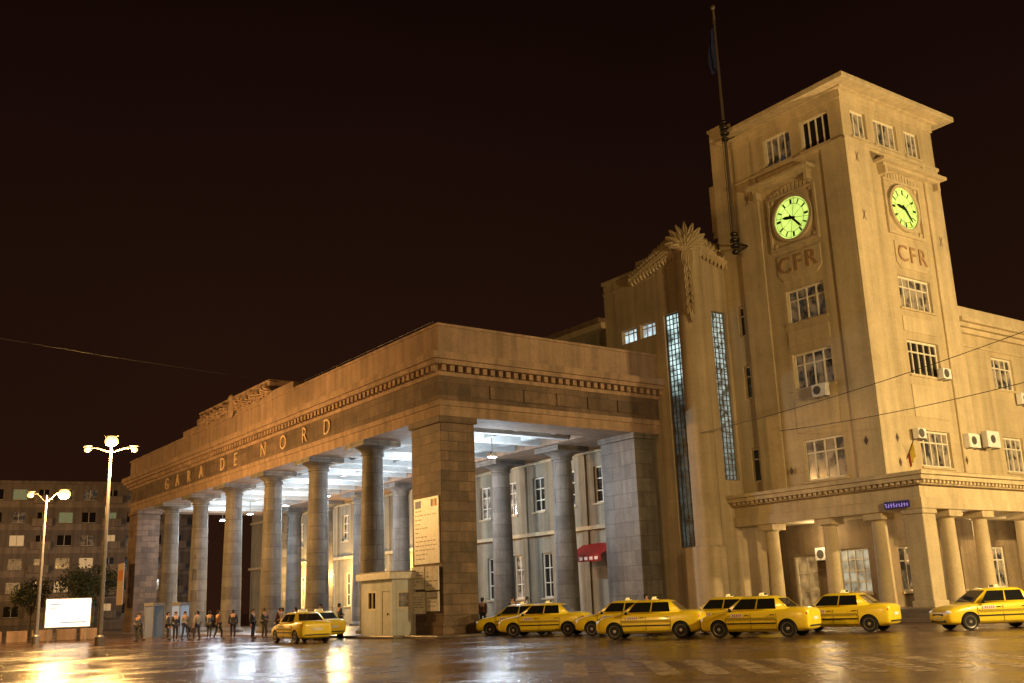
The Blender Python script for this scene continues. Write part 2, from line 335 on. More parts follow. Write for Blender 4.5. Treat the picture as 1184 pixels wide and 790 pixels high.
band(11.75,12.05,.1).obj("architrave",LIGHTST,port,bevel=.02)
band(12.05,13.35,.02).obj("frieze",FRIEZE,port)
m=band(13.35,13.55,.12)
yy=Y0-.1
while yy<Y1: m.box(X0-.42,X0-.12,yy,yy+.28,13.56,13.86); yy+=.52
xx=X0-.1
while xx<43.5: m.box(xx,xx+.28,Y0-.42,Y0-.12,13.56,13.86); xx+=.52
m.obj("dentil_course",LIGHTST,port)
m=band(13.552,13.87,.115); m2=band(13.87,14.12,.62)
m.obj("cornice",LIGHTST,port); m2.obj("cornice",LIGHTST,port,bevel=.02)
band(14.12,14.5,.75).obj("cornice",LIGHTST,port,bevel=.03)
band(14.5,16.05,.12).obj("attic",ATTIC,port)
band(16.05,16.2,.2).obj("coping",LIGHTST,port)
m=MB(); m.box(X0-.16,X0+1.6,64.0,87.0,16.2,16.7); m.box(X0-.22,X0+1.6,68.0,82.6,16.7,17.45); m.box(X0-.3,X0+1.65,67.9,82.7,17.45,17.6)
m.obj("stepped_parapet",ATTIC,port,bevel=.03)
# long carved relief band with central shield
m=MB(); TY=Vector((0,-1,0)); NX=Vector((-1,0,0)); ey=75.2
m.ell((X0-.32,ey,16.75),(.18,.62,.8)); m.ell((X0-.34,ey,17.5),(.2,.4,.3))
for sgn in(-1,1):
    for k in range(9):
        yk=ey+sgn*(.7+.72*k); zk=16.75+.12*math.sin(k*1.9)
        m.leaf((X0-.24,yk,zk),-sgn*(1.25),1.15,.24,.2,TY,NX,curl=-sgn*.9); m.leaf((X0-.24,yk,zk-.1),-sgn*2.1,.7,.17,.18,TY,NX,curl=sgn*.8); m.leaf((X0-.24,yk,zk+.1),-sgn*.5,.55,.15,.18,TY,NX)
m.obj("carved_relief",LIGHTST,port,smooth=True)
for k in range(5):
    m=MB(); m.box(31+k*2.3,32.7+k*2.3,Y0-.10,Y0-.022,12.3,13.05); m.obj("frieze_panel",FRIEZE,port,bevel=.03)
LY=[91.2,88.3,85.3,82.3,77.4,74.6,69.2,65.7,62.2,58.8]
textmesh([(c,1.42,fmat('x',X0-.06,y,12.68,0)) for c,y in zip("GARADENORD",LY)],"letter",GOLD,port,extr=.04,sep=True)
m=MB(); m.box(X0+2.4,39.5,Y0+2.4,Y1-2.2,12.05,12.3); m.obj("ceiling",CEIL,port)
y=49.2
while y<99.5:
    m=MB(); m.box(X0+2.402,39.57,y,y+.45,11.25,12.048); y+=2.9; m.obj("ceiling_beam",BEAM,port)
for x in (31.9,35.2,38.0): 
    m=MB(); m.box(x,x+.35,Y0+2.41,Y1-2.45,11.45,12.046); m.obj("ceiling_beam",BEAM,port)
m=MB(); m.box(X0+2.0,43.5,Y0+2.0,Y1-2,14.6,14.8); m.obj("roof",ROOFM,port)
m=MB()
for k in range(9):
    y=Y0+1+k*2.2; m.tube((X0+.3,y,16.2),(X0+.3,y,16.62),.025,seg=5)
m.tube((X0+.3,Y0+1,16.6),(X0+.3,Y0+18.6,16.6),.018,seg=5)
m.obj("railing",DARKM,port)
# ------------------------------------------------------------------ posters and kiosk on pier
def board(name,ax,pl,a,z,w_,h,label,cat,lines=9,base=WHITE,flags=False):
    m=MB(); m.fb(ax,pl,a-w_/2,a+w_/2,-.07,-.01,z-h/2,z+h/2)
    o=m.obj(name,base); o["label"]=label; o["category"]=cat
    t=MB(); rnd=random.Random(lines)
    for i in range(lines):
        zz=z+h/2-(.55 if flags else .2)-(h-(.7 if flags else .35))*(i+.5)/lines
        x=a+w_/2-.15
        while x>a-w_/2+.3:
            l=rnd.uniform(.12,.4); l=min(l,x-(a-w_/2+.12)); 
            t.fb(ax,pl,x-l,x,-.074,-.0705,zz-.022,zz+.022); x-=l+.08
            if rnd.random()<.2: break
    t.obj("text_lines",plain("print_grey",(.16,.16,.18)),o)
    if flags:
        q=MB(); q.fb(ax,pl,a+w_/2-.75,a+w_/2-.15,-.0745,-.0705,z+h/2-.5,z+h/2-.12,0)
        for i in range(3): q.fb(ax,pl,a-w_/2+.15+.2*i,a-w_/2+.35+.2*i,-.0745,-.0705,z+h/2-.5,z+h/2-.12,1+i)
        q.obj("flag_logos",[plain("eu_blue",(.02,.04,.3)),plain("flag_red",(.5,.02,.02)),plain("flag_yellow",(.7,.5,.03)),plain("flag_blue",(.02,.05,.35))],o)
    return o
SHEET=plain("white_sheet",(.84,.86,.88),rough=.35)
board("notice_board",'x',X0,46.75,5.35,2.5,3.4,"white information board with printed text on stone pier","notice board",12,base=SHEET,flags=True)
PAPER=surf("old_paper",(.74,.74,.73),var=.3,scale=2,streak=.15)
for a_,z_,w_,h_,l_ in((47.5,2.95,1.25,1.15,5),(46.1,2.9,1.3,1.2,4),(47.45,1.7,1.3,1.1,6),(46.05,1.75,1.2,.95,3)):
    board("poster",'x',X0-.1,a_,z_,w_,h_,"weathered white paper poster pasted low on stone pier","poster",l_,base=PAPER)
k=empty("ticket_kiosk",(0,0,0),"small white kiosk with flat roof beside stone pier","kiosk")
KW=surf("kiosk_panel",(.66,.70,.74),var=.15,scale=1,streak=.2,brick=(1.0,3,.012,.02),mortar=(.5,.5,.5),bump=.2)
m=wall('x',26.35,47.9,51.3,.13,2.95,[(50.1,1.9,1.0,1.0),(48.6,1.25,.8,2.2)],.12); wall('y',47.9,26.35,27.75,.13,2.95,[(27.05,1.9,.8,.9)],.12,mb=m)
m.box(27.7,27.75,47.92,51.3,.13,2.95); m.box(26.36,27.7,51.25,51.3,.13,2.95); m.obj("wall",KW,k)
m=MB(); m.box(26.1,27.8,47.65,51.5,2.95,3.3); m.obj("roof",WHITE,k,bevel=.03)
m=MB(); m.box(26.15,27.8,47.7,51.45,3.301,3.36); m.obj("roof",GREYP,k)
window(k,'x',26.35,50.1,1.9,1.0,1.0,2,1,GLASS,.12,sill=False); window(k,'y',47.9,27.05,1.9,.8,.9,1,1,GLASSB,.12,sill=False)
m=MB(); m.fb('x',26.35,48.22,48.98,.03,.1,.15,2.33); d=m.obj("door",plain("kiosk_door",(.55,.57,.6)),k)
m=MB(); m.ell((26.33,48.32,1.2),(.04,.03,.07)); m.obj("handle",DARKM,d)
# ------------------------------------------------------------------ main hall behind the portico
hall=empty("station_hall",(0,0,0),"long pale plastered station building with tall windows behind the colonnade","building")
ops=[];W=[]
y=51.4;i=0
while y<108:
    ops.append((y,8.9,1.35,2.4)); W.append((y,8.9,1.35,2.4,2,3)); 
    if y>56: ops.append((y-.7,3.3,1.3,3.0)); W.append((y-.7,3.3,1.3,3.0,2,3))
    y+=3.38;i+=1
wall('x',43.8,49.75,112,0,19.4,ops,.3).obj("wall",HALL,hall)
for n,(a,z,ww,hh,c,r) in enumerate(W):
    gl=[GLASS,GLASS,GLASSB,GLASS,GLASSB,GLIT if z<5 else GLASS,GLASSB][n*5%7]
    window(hall,'x',43.8,a,z,ww,hh,c,r,gl)
m=MB(); m.box(43.62,43.8,49.8,112,11.0,11.2); m.obj("cornice",STUC2,hall)
m=MB(); m.box(43.5,43.8,49.8,112,6.0,6.25); m.obj("cornice",STUC2,hall)
m=MB(); m.box(43.2,43.8,49.76,112,19.0,19.4); m.obj("cornice",STUC2,hall)
m=MB(); m.box(43.0,62,49.77,112.3,19.4,19.7); m.box(44,62,111.9,112.1,0,19.4); m.obj("roof",ATTIC,hall)
for y in [53.1+3.38*k_ for k_ in range(17)]: 
    m=MB(); m.fb('x',43.8,y-.3,y+.3,-.12,0,.14,10.99); m.obj("pilaster",HALL,hall)
aw=empty("shop_awning",(0,0,0),"red fabric awning with pale lettering over a doorway","awning")
m=MB(); m.add([(43.75,50.0,5.1),(43.75,53.4,5.1),(42.3,53.4,4.3),(42.3,50.0,4.3),(42.3,50.0,3.9),(42.3,53.4,3.9),(43.75,50,4.9),(43.75,53.4,4.9)],[(0,1,2,3),(3,2,5,4),(0,3,6),(1,7,2)])
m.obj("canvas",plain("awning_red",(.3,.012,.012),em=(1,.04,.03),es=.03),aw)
m=MB()
for q in range(6): m.box(42.27,42.29,50.3+q*.5,50.6+q*.5,4.0,4.2)
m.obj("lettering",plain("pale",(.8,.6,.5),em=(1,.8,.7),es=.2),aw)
# ------------------------------------------------------------------ stair tower
st=empty("stair_tower",(0,0,0),"tall plastered stair tower with strip windows and carved corner ornament","tower")
XS=43.6; YS=41.9
ops=[(47.5,17.95,1.4,.95),(45.75,17.95,1.4,.95),(43.65,11.4,1.25,14.2)]
m=wall('x',XS,YS,49.75,0,21.9,ops,.3)
wall('y',YS,XS,49.2,0,21.9,[(45.95,13.3,1.25,10.4)],.3,mb=m)
m.add([(XS,49.75,0),(50,49.75,0),(50,49.75,21.9),(XS,49.75,21.9)],[(0,1,2,3)]); m.add([(XS,YS,21.9),(50,YS,21.9),(50,49.75,21.9),(XS,49.75,21.9)],[(0,1,2,3)])
m.obj("wall",STUC3,st)
m=MB(); m.box(XS-.12,50,YS-.12,49.85,21.9,22.15); m.box(XS-.06,XS,44.8,49.8,21.2,21.35); m.box(XS+.1,46.8,YS+.1,46.6,22.15,22.7);m.box(XS+.2,46.6,YS+.2,45,22.7,23.1); m.obj("parapet",STUC2,st,bevel=.03)
window(st,'x',XS,47.5,17.95,1.4,.95,3,2,GLIT,sill=False); window(st,'x',XS,45.75,17.95,1.4,.95,3,2,GLIT,sill=False)
DF=plain("bronze_frame",(.16,.15,.13),rough=.5)
window(st,'x',XS,43.65,11.4,1.25,14.2,4,44,STAIRG,sill=False,frame=DF,bar=.045)
window(st,'y',YS,45.95,13.3,1.25,10.4,4,32,STAIRG2,sill=False,frame=DF,bar=.045)
m=MB(); m.lathe([(.95,0),(.95,4.2),(.8,4.35),(.78,22.0),(.9,22.1),(.9,22.6),(.5,23.0)],(XS+.42,YS+.42,0),28); m.obj("corner_pilaster",STUC3,st,smooth=True)
m=MB(); cc=Vector((XS,YS,22.2))
dd=Vector((-1,-1,0)).normalized(); tt=Vector((1,-1,0)).normalized()
# crest : layered acanthus leaves
for k_ in range(-4,5): m.leaf(cc+dd*.2,k_*.30,1.65-.09*abs(k_),.21,.3,tt,dd,curl=.35*k_/4)
for k_ in range(-3,4): m.leaf(cc+dd*.45+Vector((0,0,-.15)),k_*.40,1.05,.2,.26,tt,dd,curl=.5*k_/3)
for k_ in range(-2,3): m.leaf(cc+dd*.6+Vector((0,0,-.3)),k_*.55,.65,.17,.2,tt,dd,curl=.5*k_/2)
for k_ in range(-2,3): m.leaf(cc+dd*.4+Vector((0,0,-.1)),math.pi+k_*.3,1.2-.1*abs(k_),.18,.22,tt,dd,curl=-.3*k_)
for k_ in range(7):
    z=21.6-.5*k_
    for s_ in(-1,1): m.leaf(Vector((XS,YS,z))+dd*.36,math.pi-s_*.55,.75,.17-.013*k_,.16,tt,dd,curl=s_*.5)
m.leaf(Vector((XS,YS,18.3))+dd*.36,math.pi,.9,.14,.16,tt,dd)
for xs in(True,False):
    nv=Vector((-1,0,0)) if xs else Vector((0,-1,0)); tv=Vector((0,1,0)) if xs else Vector((1,0,0))
    n=15 if xs else 9
    for k_ in range(n):
        t=k_/(n-1); L1=(4.1 if xs else 2.6)*t
        c=Vector((XS-.12,YS+.55+L1,22.75-1.15*t)) if xs else Vector((XS+.55+L1,YS-.12,22.7-.95*t))
        sz=1-.45*t
        m.leaf(c,1.9,.95*sz,.22*sz,.2,tv,nv,curl=.6); m.leaf(c,1.0,.8*sz,.2*sz,.2,tv,nv,curl=-.9); m.leaf(c+Vector((0,0,-.15)),2.6,.75*sz,.17*sz,.18,tv,nv,curl=.7)
m.obj("carved_ornament",STUC2,st,smooth=True)
# ------------------------------------------------------------------ clock tower
tw=empty("clock_tower",(0,0,0),"tall ochre plastered clock tower with lit dials and flat eaves","tower")
XT=46.7; YT=32.05; XE=55.6; YE=40.2
opx=[(36.75,27.5,2.0,1.9),(33.95,27.5,2.0,1.9),(35.9,17.6,2.7,2.0),(35.9,13.75,2.7,2.1),(35.8,8.65,2.8,2.3)]
opy=[(48.25,27.5,1.4,1.7),(50.8,27.5,2.2,1.7),(53.4,27.5,1.4,1.7),(51.65,17.8,3.1,1.9),(51.65,14.0,3.0,2.0),(51.6,8.9,2.9,2.0)]
ZR=29.3
m=wall('x',XT,YT,YE,5.6,ZR,opx,.3); wall('y',YT,XT,XE,5.6,ZR,opy,.3,mb=m)
m.add([(XE,YT,5.6),(XE,42,5.6),(XE,42,ZR),(XE,YT,ZR)],[(0,1,2,3)]); m.add([(XT,YE,5.6),(XE,YE,5.6),(XE,YE,ZR),(XT,YE,ZR)],[(0,1,2,3)])
m.obj("wall",STUC,tw)
for a,z,ww,hh in opx: window(tw,'x',XT,a,z,ww,hh,4,2 if z<20 else 1,GLASSB if z<15 else (GLASS if a<35 else GLASSB),bar=.08)
for a,z,ww,hh in opy: window(tw,'y',YT,a,z,ww,hh,(3 if ww<1.5 else 4) if z>20 else 5,2 if z<20 else 1,GLASSB if z!=14.0 else GLASS,bar=.08)
def part(name,mat,boxes,parent=tw,bevel=.02):
    m=MB()
    for b in boxes: m.fb(*b)
    return m.obj(name,mat,parent,bevel=bevel)
for b in (('x',XT,YT,33.6,-.12,0,7.3,26.2),('x',XT,38.5,YE,-.12,0,7.3,26.2),('y',YT,XT-.12,48.5,-.121,0,7.3,26.2),('y',YT,54.0,XE,-.12,0,7.3,26.2)): part("corner_strip",STUC2,[b])
part("string_course",STUC2,[('x',XT,YT-.1,YE,-.17,.0,26.2,26.4)]); part("string_course",STUC2,[('y',YT,XT-.17,XE+.1,-.17,0,26.2,26.4)])
part("string_course",STUC2,[('x',XT,YT-.05,YE,-.10,.0,28.8,ZR)]); part("string_course",STUC2,[('y',YT,XT-.1,XE+.05,-.1,0,28.8,ZR)])
for a,z,h in((35.9,11.2,1.9),(35.9,15.7,.9)): part("spandrel_panel",STUC2,[('x',XT,a-1.45,a+1.45,-.05,0,z-h/2,z+h/2)])
for a,z,h in((51.6,11.5,1.8),(51.6,15.9,.9)): part("spandrel_panel",STUC2,[('y',YT,a-1.6,a+1.6,-.05,0,z-h/2,z+h/2)])
m=MB(); m.box(XT-.35,XE+.35,YT-.35,YE+.3,ZR,ZR+.1); m.box(XT-1.05,XE+1.05,YT-1.05,YE+.9,ZR+.1,ZR+.42)
m.obj("roof",STUC2,tw,bevel=.03)
m=wall('x',XT+.08,YE,42.1,5.6,30.7,[(40.85,17.7,.5,1.9),(40.8,13.9,.55,2.0),(40.75,8.9,.6,2.0)],.3)
m.add([(XT+.08,42.1,5.6),(50,42.1,5.6),(50,42.1,30.7),(XT+.08,42.1,30.7)],[(0,1,2,3)])
m.add([(XT+.08,YE-.0,29.0),(50,YE,29.0),(50,YE,30.7),(XT+.08,YE,30.7)],[(0,1,2,3)])
m.add([(XT+.08,YE,30.7),(50,YE,30.7),(50,42.1,30.7),(XT+.08,42.1,30.7)],[(0,1,2,3)])
m.obj("stair_turret",STUC,tw)
m=MB(); m.box(XT,50.1,YE+.9,42.2,30.7,30.9); m.obj("turret_coping",STUC2,tw)
m=MB(); m.box(XT+.3,50,42.1,42.7,22,27.2); m.obj("turret_buttress",STUC,tw)
for z,ww in((17.7,.5),(13.9,.55),(8.9,.6)): window(tw,'x',XT+.08,40.8 if z<17 else 40.85,z,ww if z>9 else .6,1.9 if z>15 else 2.0,1,2,GLASS,sill=False)
part("clock_ledge",STUC2,[('x',XT,34.2,38.9,-.75,0,25.35,25.55),('x',XT,34.5,38.6,-.45,0,25.15,25.35)]+[('x',XT,a,a+.25,-.46,0,24.7,25.15) for a in(34.5,38.3)])
part("clock_ledge",STUC2,[('y',YT,49.2,55.4,-.75,0,25.35,25.55),('y',YT,49.5,55.1,-.45,0,25.15,25.35)]+[('y',YT,a,a+.25,-.46,0,24.7,25.15) for a in(49.6,54.8)])
def clock(ax,pl,a,z):
    mx=fmat(ax,pl,a,z,0)
    def tr(mb): mb.v=[tuple(mx@Vector(v)) for v in mb.v]; return mb
    m=MB(); m.box(-1.6,1.6,-1.75,-1.55,0,.14); m.box(-1.6,1.6,1.5,1.65,0,.14); m.box(-1.75,-1.6,-1.75,1.65,0,.14); m.box(1.6,1.75,-1.75,1.65,0,.14)
    m.lathe([(1.27,0),(1.27,.2),(1.45,.2),(1.45,0)],(0,0,0),40)
    for k in range(-5,6):
        x=k*.28; m.box(x-.1,x+.1,1.66,2.0+.12*math.cos(k*.5),0.0,.12)
    for sx_ in(-1,1):
        for sy_ in(-1,1): m.ell((sx_*1.42,sy_*1.38,.05),(.16,.16,.06))
    c=tr(m).obj("clock",STUC2,tw,bevel=.01)
    m=MB(); m.lathe([(1.27,.04),(1.27,.09)],(0,0,0),40); tr(m).obj("dial",CLOCKM,c)
    m=MB()
    for k in range(12):
        an=k*math.pi/6; ca,sa=math.sin(an),math.cos(an); px,py=sa,-ca
        w1=.075 if k%3==0 else .045
        v=[]
        for r,ww in((.86,w1),(1.14,w1)):
            for s_ in(-1,1): v.append((ca*r+px*ww*s_,sa*r+py*ww*s_,.10))
        m.add(v,[(0,1,3,2)])
    for k in range(8):
        an=k*math.pi/4+.2; ca,sa=math.sin(an),math.cos(an); px,py=sa,-ca; v=[]
        for r in(.1,1.26):
            for s_ in(-1,1): v.append((ca*r+px*.013*s_,sa*r+py*.013*s_,.097))
        m.add(v,[(0,1,3,2)])
    for rr in(.84,1.17):
        n=40; v=[];fc=[]
        for i in range(n):
            an=2*math.pi*i/n; v+= [(math.sin(an)*(rr-.012),math.cos(an)*(rr-.012),.101),(math.sin(an)*(rr+.012),math.cos(an)*(rr+.012),.101)]
        for i in range(n): j=(i+1)%n; fc.append((2*i,2*i+1,2*j+1,2*j))
        m.add(v,fc)
    tr(m).obj("hour_marks",BLACK,c)
    for nm,hr,ln,wd in(("hour_hand",9.38*30,.72,.085),("minute_hand",23.2*6,1.0,.06)):
        an=math.radians(hr); ca,sa=math.sin(an),math.cos(an); px,py=sa,-ca; m=MB()
        v=[];
        for zz in(.11,.15):
            for r,ww in((-.22,wd*.6),(0,wd),(ln*.7,wd*1.15),(ln,.01)):
                for s_ in(-1,1): v.append((ca*r+px*ww*s_,sa*r+py*ww*s_,zz+(.03 if nm[0]=='m' else 0)))
        fcs=[]
        for i in range(3):
            b=2*i; fcs+= [(b,b+1,b+3,b+2),(8+b,8+b+2,8+b+3,8+b+1),(b,b+2,b+10,b+8),(b+1,b+9,b+11,b+3)]
        m.add(v,fcs); tr(m).obj(nm,BLACK,c)
clock('x',XT,36.1,22.85); clock('y',YT,51.5,22.95)
for ax,pl,a in(('x',XT,36.0),('y',YT,51.7)):
    m=MB(); z=20.05
    pts=[(-1.55,-.5),(-1.2,-.85),(1.2,-.85),(1.55,-.5),(1.55,.75),(-1.55,.75)]
    mx=fmat(ax,pl,a,z,0); v=[tuple(mx@Vector((x,y,zz))) for zz in(0,.08) for x,y in pts]
    m.add(v,[(6,7,8,9,10,11)]+[(i,(i+1)%6,6+(i+1)%6,6+i) for i in range(6)])
    p=m.obj("sign_panel",STUC2,tw,bevel=.02)
    textmesh([("C",1.4,fmat(ax,pl,a+(.95 if ax=='x' else -.95),z,.09)),("F",1.4,fmat(ax,pl,a,z,.09)),("R",1.4,fmat(ax,pl,a+(-.95 if ax=='x' else .95),z,.09))],"letter",CFRM,p,extr=.06,sep=True)
def anchor(ax,pl,a,z):
    m=MB(); mx=fmat(ax,pl,a,z,0)
    for s_ in(-1,1):
        v=[tuple(mx@Vector(p)) for p in((-.025-.14*s_,-.3,.14),(.025-.14*s_,-.3,.14),(.025+.14*s_,.3,.145),(-.025+.14*s_,.3,.145))]; m.add(v,[(0,1,2,3)])
    m.obj("wall_anchor",RUST,tw)
RUST=plain("rust_iron",(.15,.10,.06))
for p in(('x',XT,39.3,25.0),('y',YT,47.5,25.3),('y',YT,47.5,21.8),('y',YT,54.8,21.5)): anchor(*p)
for ax,pl,a,z in(('x',XT,32.9,9.2),('x',XT,38.0,8.2),('y',YT,47.9,9.3),('y',YT,47.9,8.0),('y',YT,54.2,8.4)):
    m=MB(); mx=fmat(ax,pl,a,z,.13); v=[tuple(mx@Vector(p)) for p in((0,-.26,.01),(.15,0,.01),(0,.26,.01),(-.15,0,.01))]; m.add(v,[(0,1,2,3)]); m.obj("lozenge",FRIEZE,tw)
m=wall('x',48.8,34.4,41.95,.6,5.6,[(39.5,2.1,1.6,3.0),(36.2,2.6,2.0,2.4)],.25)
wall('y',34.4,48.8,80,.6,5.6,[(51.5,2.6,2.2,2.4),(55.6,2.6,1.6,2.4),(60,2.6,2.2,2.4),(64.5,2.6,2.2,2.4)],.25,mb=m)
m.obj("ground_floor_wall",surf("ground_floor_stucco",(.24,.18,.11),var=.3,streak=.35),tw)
window(tw,'x',48.8,39.5,2.1,1.6,3.0,2,3,GWARM,.25,name="door",sill=False); window(tw,'x',48.8,36.2,2.6,2.0,2.4,4,4,GDIM,.25)
for a in(51.5,60,64.5): window(tw,'y',34.4,a,2.6,2.2,2.4,3,2,GLASSB,.25)
window(tw,'y',34.4,55.6,2.6,1.6,2.4,3,2,GLASS,.25)
m=MB(); XC=45.75; YC=29.6
m.box(XC,80,YC,34.38,5.35,5.9); m.box(XC,48.78,34.38,41.88,5.35,5.9)
m.box(XC+.12,XT-.02,YC+.12,41.88,5.9,6.5); m.box(XT-.02,80,YC+.12,YT-.02,5.9,6.5)
m.box(XC-.15,XT-.02,YC-.15,41.88,6.5,6.72); m.box(XT-.02,80,YC-.15,YT-.02,6.5,6.72)
m.box(XC-.42,XT-.02,YC-.42,41.88,6.72,6.95); m.box(XT-.02,80,YC-.42,YT-.02,6.72,6.95)
m.box(XC-.55,XT-.02,YC-.55,41.88,6.95,7.15); m.box(XT-.02,80,YC-.55,YT-.02,6.95,7.15)
m.obj("canopy",STUC2,tw,bevel=.02)
m=MB()
m.box(XC-.18,XC-.152,YC-.152,41.6,6.52,6.56); m.box(XC-.15,70,YC-.18,YC-.152,6.52,6.56)
y=YC-.1
while y<41.6: m.box(XC-.32,XC-.15,y,y+.16,6.57,6.71); y+=.34
x=XC-.1
while x<70: m.box(x,x+.16,YC-.32,YC-.15,6.57,6.71); x+=.34
m.obj("dentil_course",STUC2,tw)
def ccol(x,y):
    s=MB(); s.lathe([(.52,0),(.52,.12),(.46,.2)]+[(.44-.07*(i/8),.22+i/8*4.1) for i in range(9)]+[(.42,4.35),(.5,4.42)],(x,y,.6),24); s.box(x-.55,x+.55,y-.55,y+.55,5.02,5.348); s.obj("column",STUC2,tw,smooth=True)
for y in(39.7,35.7,32.6): ccol(46.4,y)
for x in(48.7,51.7,55.9,58.9,62.6,66.3): ccol(x,30.25)
m=MB(); m.box(45.85,46.95,29.7,30.8,.6,5.1); m.box(45.78,47.02,29.63,30.87,5.1,5.348); m.box(45.78,47.02,29.63,30.87,.6,.95); m.obj("corner_column",STUC2,tw,bevel=.05)
m=MB()
m.box(XC-.2,XC-.1,30.2,31.6,5.44,5.80); q=m.obj("illuminated_sign",plain("neon_back",(.03,.02,.06),em=(.15,.1,.5),es=.06)); q["label"]="small purple illuminated sign on the canopy edge"; q["category"]="sign"
m=MB(); rnd=random.Random(3)
yy=30.26
while yy<31.5:
    h=rnd.uniform(.14,.22); m.box(XC-.22,XC-.203,yy,yy+.03,5.5,5.5+h); hz_=5.5+h*rnd.random(); m.box(XC-.22,XC-.203,yy,yy+.09,hz_,hz_+.03); yy+=.15
m.obj("neon_glyphs",plain("neon_tube",(.35,.25,.6),em=(.45,.32,.9),es=.6),q)
# wing on the right
wing=empty("station_wing",(0,0,0),"lower ochre plastered wing with stepped cornice beside the clock tower","building")
YW=32.5
opw=[(60.6,14.1,2.4,2.0),(60.5,9.1,2.2,2.1),(65.6,14.1,2.4,2.0),(65.6,9.1,2.2,2.1),(70.6,14.1,2.4,2.0),(70.6,9.1,2.2,2.1)]
wall('y',YW,XE,80,5.9,17.7,opw,.3).obj("wall",STUC,wing)
for a,z,ww,hh in opw: window(wing,'y',YW,a,z,ww,hh,4,2,GLASSB,bar=.08)
m=MB(); m.box(XE+.01,80,YW-.25,YW,16.2,16.5); m.box(XE+.01,80,YW-.5,YW,16.5,16.75); m.box(XE+.01,80,YW-.75,YW,16.75,17.0); m.box(XE+.01,80,YW-.1,YW+9,17.0,17.9); m.obj("cornice",STUC2,wing,bevel=.02)
m=MB(); m.box(XE+.01,80,YW-.1,YW,15.4,15.55); m.obj("string_course",STUC2,wing,bevel=.02)
# ------------------------------------------------------------------ flagpole
fp=empty("flagpole",(0,0,0),"tall dark flagpole with drooping blue flag bracketed to tower wall","flagpole")
m=MB(); m.tube((45.5,39.65,21.8),(45.5,39.65,38.2),.11,.075); m.ell((45.5,39.65,38.25),(.15,.15,.2)); m.obj("pole",POLEM,fp)
for z in(22.2,29.6):
    m=MB()
    m.tube((45.5,39.65,z),(46.75,39.65,z),.06); m.tube((45.5,39.65,z-.7),(46.7,39.65,z+.0),.04)
    for q in range(4): m.ell((45.5,39.65,z-.6+q*.38),(.32-.05*abs(q-1.5),.32-.05*abs(q-1.5),.16))
    m.tube((45.5,39.3,z+.1),(45.5,40.0,z+.1),.05)
    m.obj("bracket",DARKM,fp)
m=MB(); m.tube((45.35,39.75,22.4),(45.35,39.75,29.5),.02,seg=5); m.obj("halyard",DARKM,fp)
m=MB(); n=14; vs=[];fs=[]
for i in range(n+1):
    t=i/n; z=36.9-3.0*t; wd=.18+.35*math.sin(t*2.6)
    for k_ in range(6):
        s_=k_/5; vs.append((45.5-.1+.1*math.sin(s_*9+t*3),39.65+.06+wd*s_,z-.35*s_))
for i in range(n):
    for k_ in range(5): a=i*6+k_; fs.append((a,a+1,a+7,a+6))
m.add(vs,fs); m.obj("flag",plain("flag_dark_blue",(.02,.03,.12),rough=.9),fp,smooth=True)
fl=empty("flag_cluster",(0,0,0),"small drooping yellow flag on short wall pole","flag")
cy=48.6
m=MB(); m.tube((cy,32.0,8.2),(cy-.1,31.4,9.1),.025,seg=6); m.obj("pole",DARKM,fl)
m=MB()
for i in range(3):
    p0=Vector((cy-.02*i,31.9-.15*i,8.4+.22*i)); p1=Vector((cy-.02*(i+1),31.9-.15*(i+1),8.4+.22*(i+1)))
    m.add([p0,p1,p1+Vector((.2,.08,-.8)),p0+Vector((.16,.05,-.65))],[(0,1,2,3)],(2,1,1)[i])
m.obj("flag",[plain("fb",(.02,.04,.2)),plain("fy",(.65,.5,.05)),plain("fr",(.3,.03,.02))],fl)
def ac(ax,pl,a,z,w_=.95,h=.7):
    e=empty("air_conditioner",(0,0,0),"boxy off-white air conditioning unit bracketed to tower wall","air conditioner","air conditioners on the facade")
    m=MB(); m.fb(ax,pl,a-w_/2,a+w_/2,-.5,-.12,z-h/2,z+h/2); m.obj("casing",WHITE,e,bevel=.03)
    mx=fmat(ax,pl,a-.1 if ax=='y' else a+.1,z,.5); m=MB()
    m.lathe([(.24,.0),(.24,.02)],(0,0,0),20); m.v=[tuple(mx@Vector(v)) for v in m.v]; m.obj("fan_grille",plain("fan_dark",(.09,.085,.08)),e)
    for s_ in(-1,1):
        m=MB(); m.fb(ax,pl,a+s_*w_*.35-.025,a+s_*w_*.35+.025,-.5,0,z-h/2-.06,z-h/2); m.obj("bracket",GREYP,e)
ac('x',XT,35.3,12.35); ac('y',YT,54.7,9.5,1.1,.8); ac('y',YT,56.9-.2,9.7,1.3,.95); ac('y',YT,52.9,13.2,.8,.6); ac('y',YW,61.9,12.6); ac('x',48.8,37.9,3.6); ac('y',YT,49.7,9.6,.7,.55)
# ------------------------------------------------------------------ cables
def cable(p0,p1,sag,label,r=.02):
    m=MB(); n=14; pts=[]
    for i in range(n+1):
        t=i/n; p=Vector(p0).lerp(Vector(p1),t); p.z-=sag*4*t*(1-t); pts.append(p)
    for i in range(n): m.tube(pts[i],pts[i+1],r,seg=5)
    o=m.obj("overhead_cable",DARKM); o["label"]=label; o["category"]="cable"
cable((-2,72,20.6),(28.0,67.2,17.3),.25,"thin dark overhead cable anchored to the portico parapet",.025)
cable((43.2,41.5,10.7),(41.3,18,12.1),.35,"thin overhead cable strung from the stair tower",.018)
cable((46.6,38.6,10.6),(41.6,18,9.9),.3,"thin overhead cable strung from the clock tower",.018)
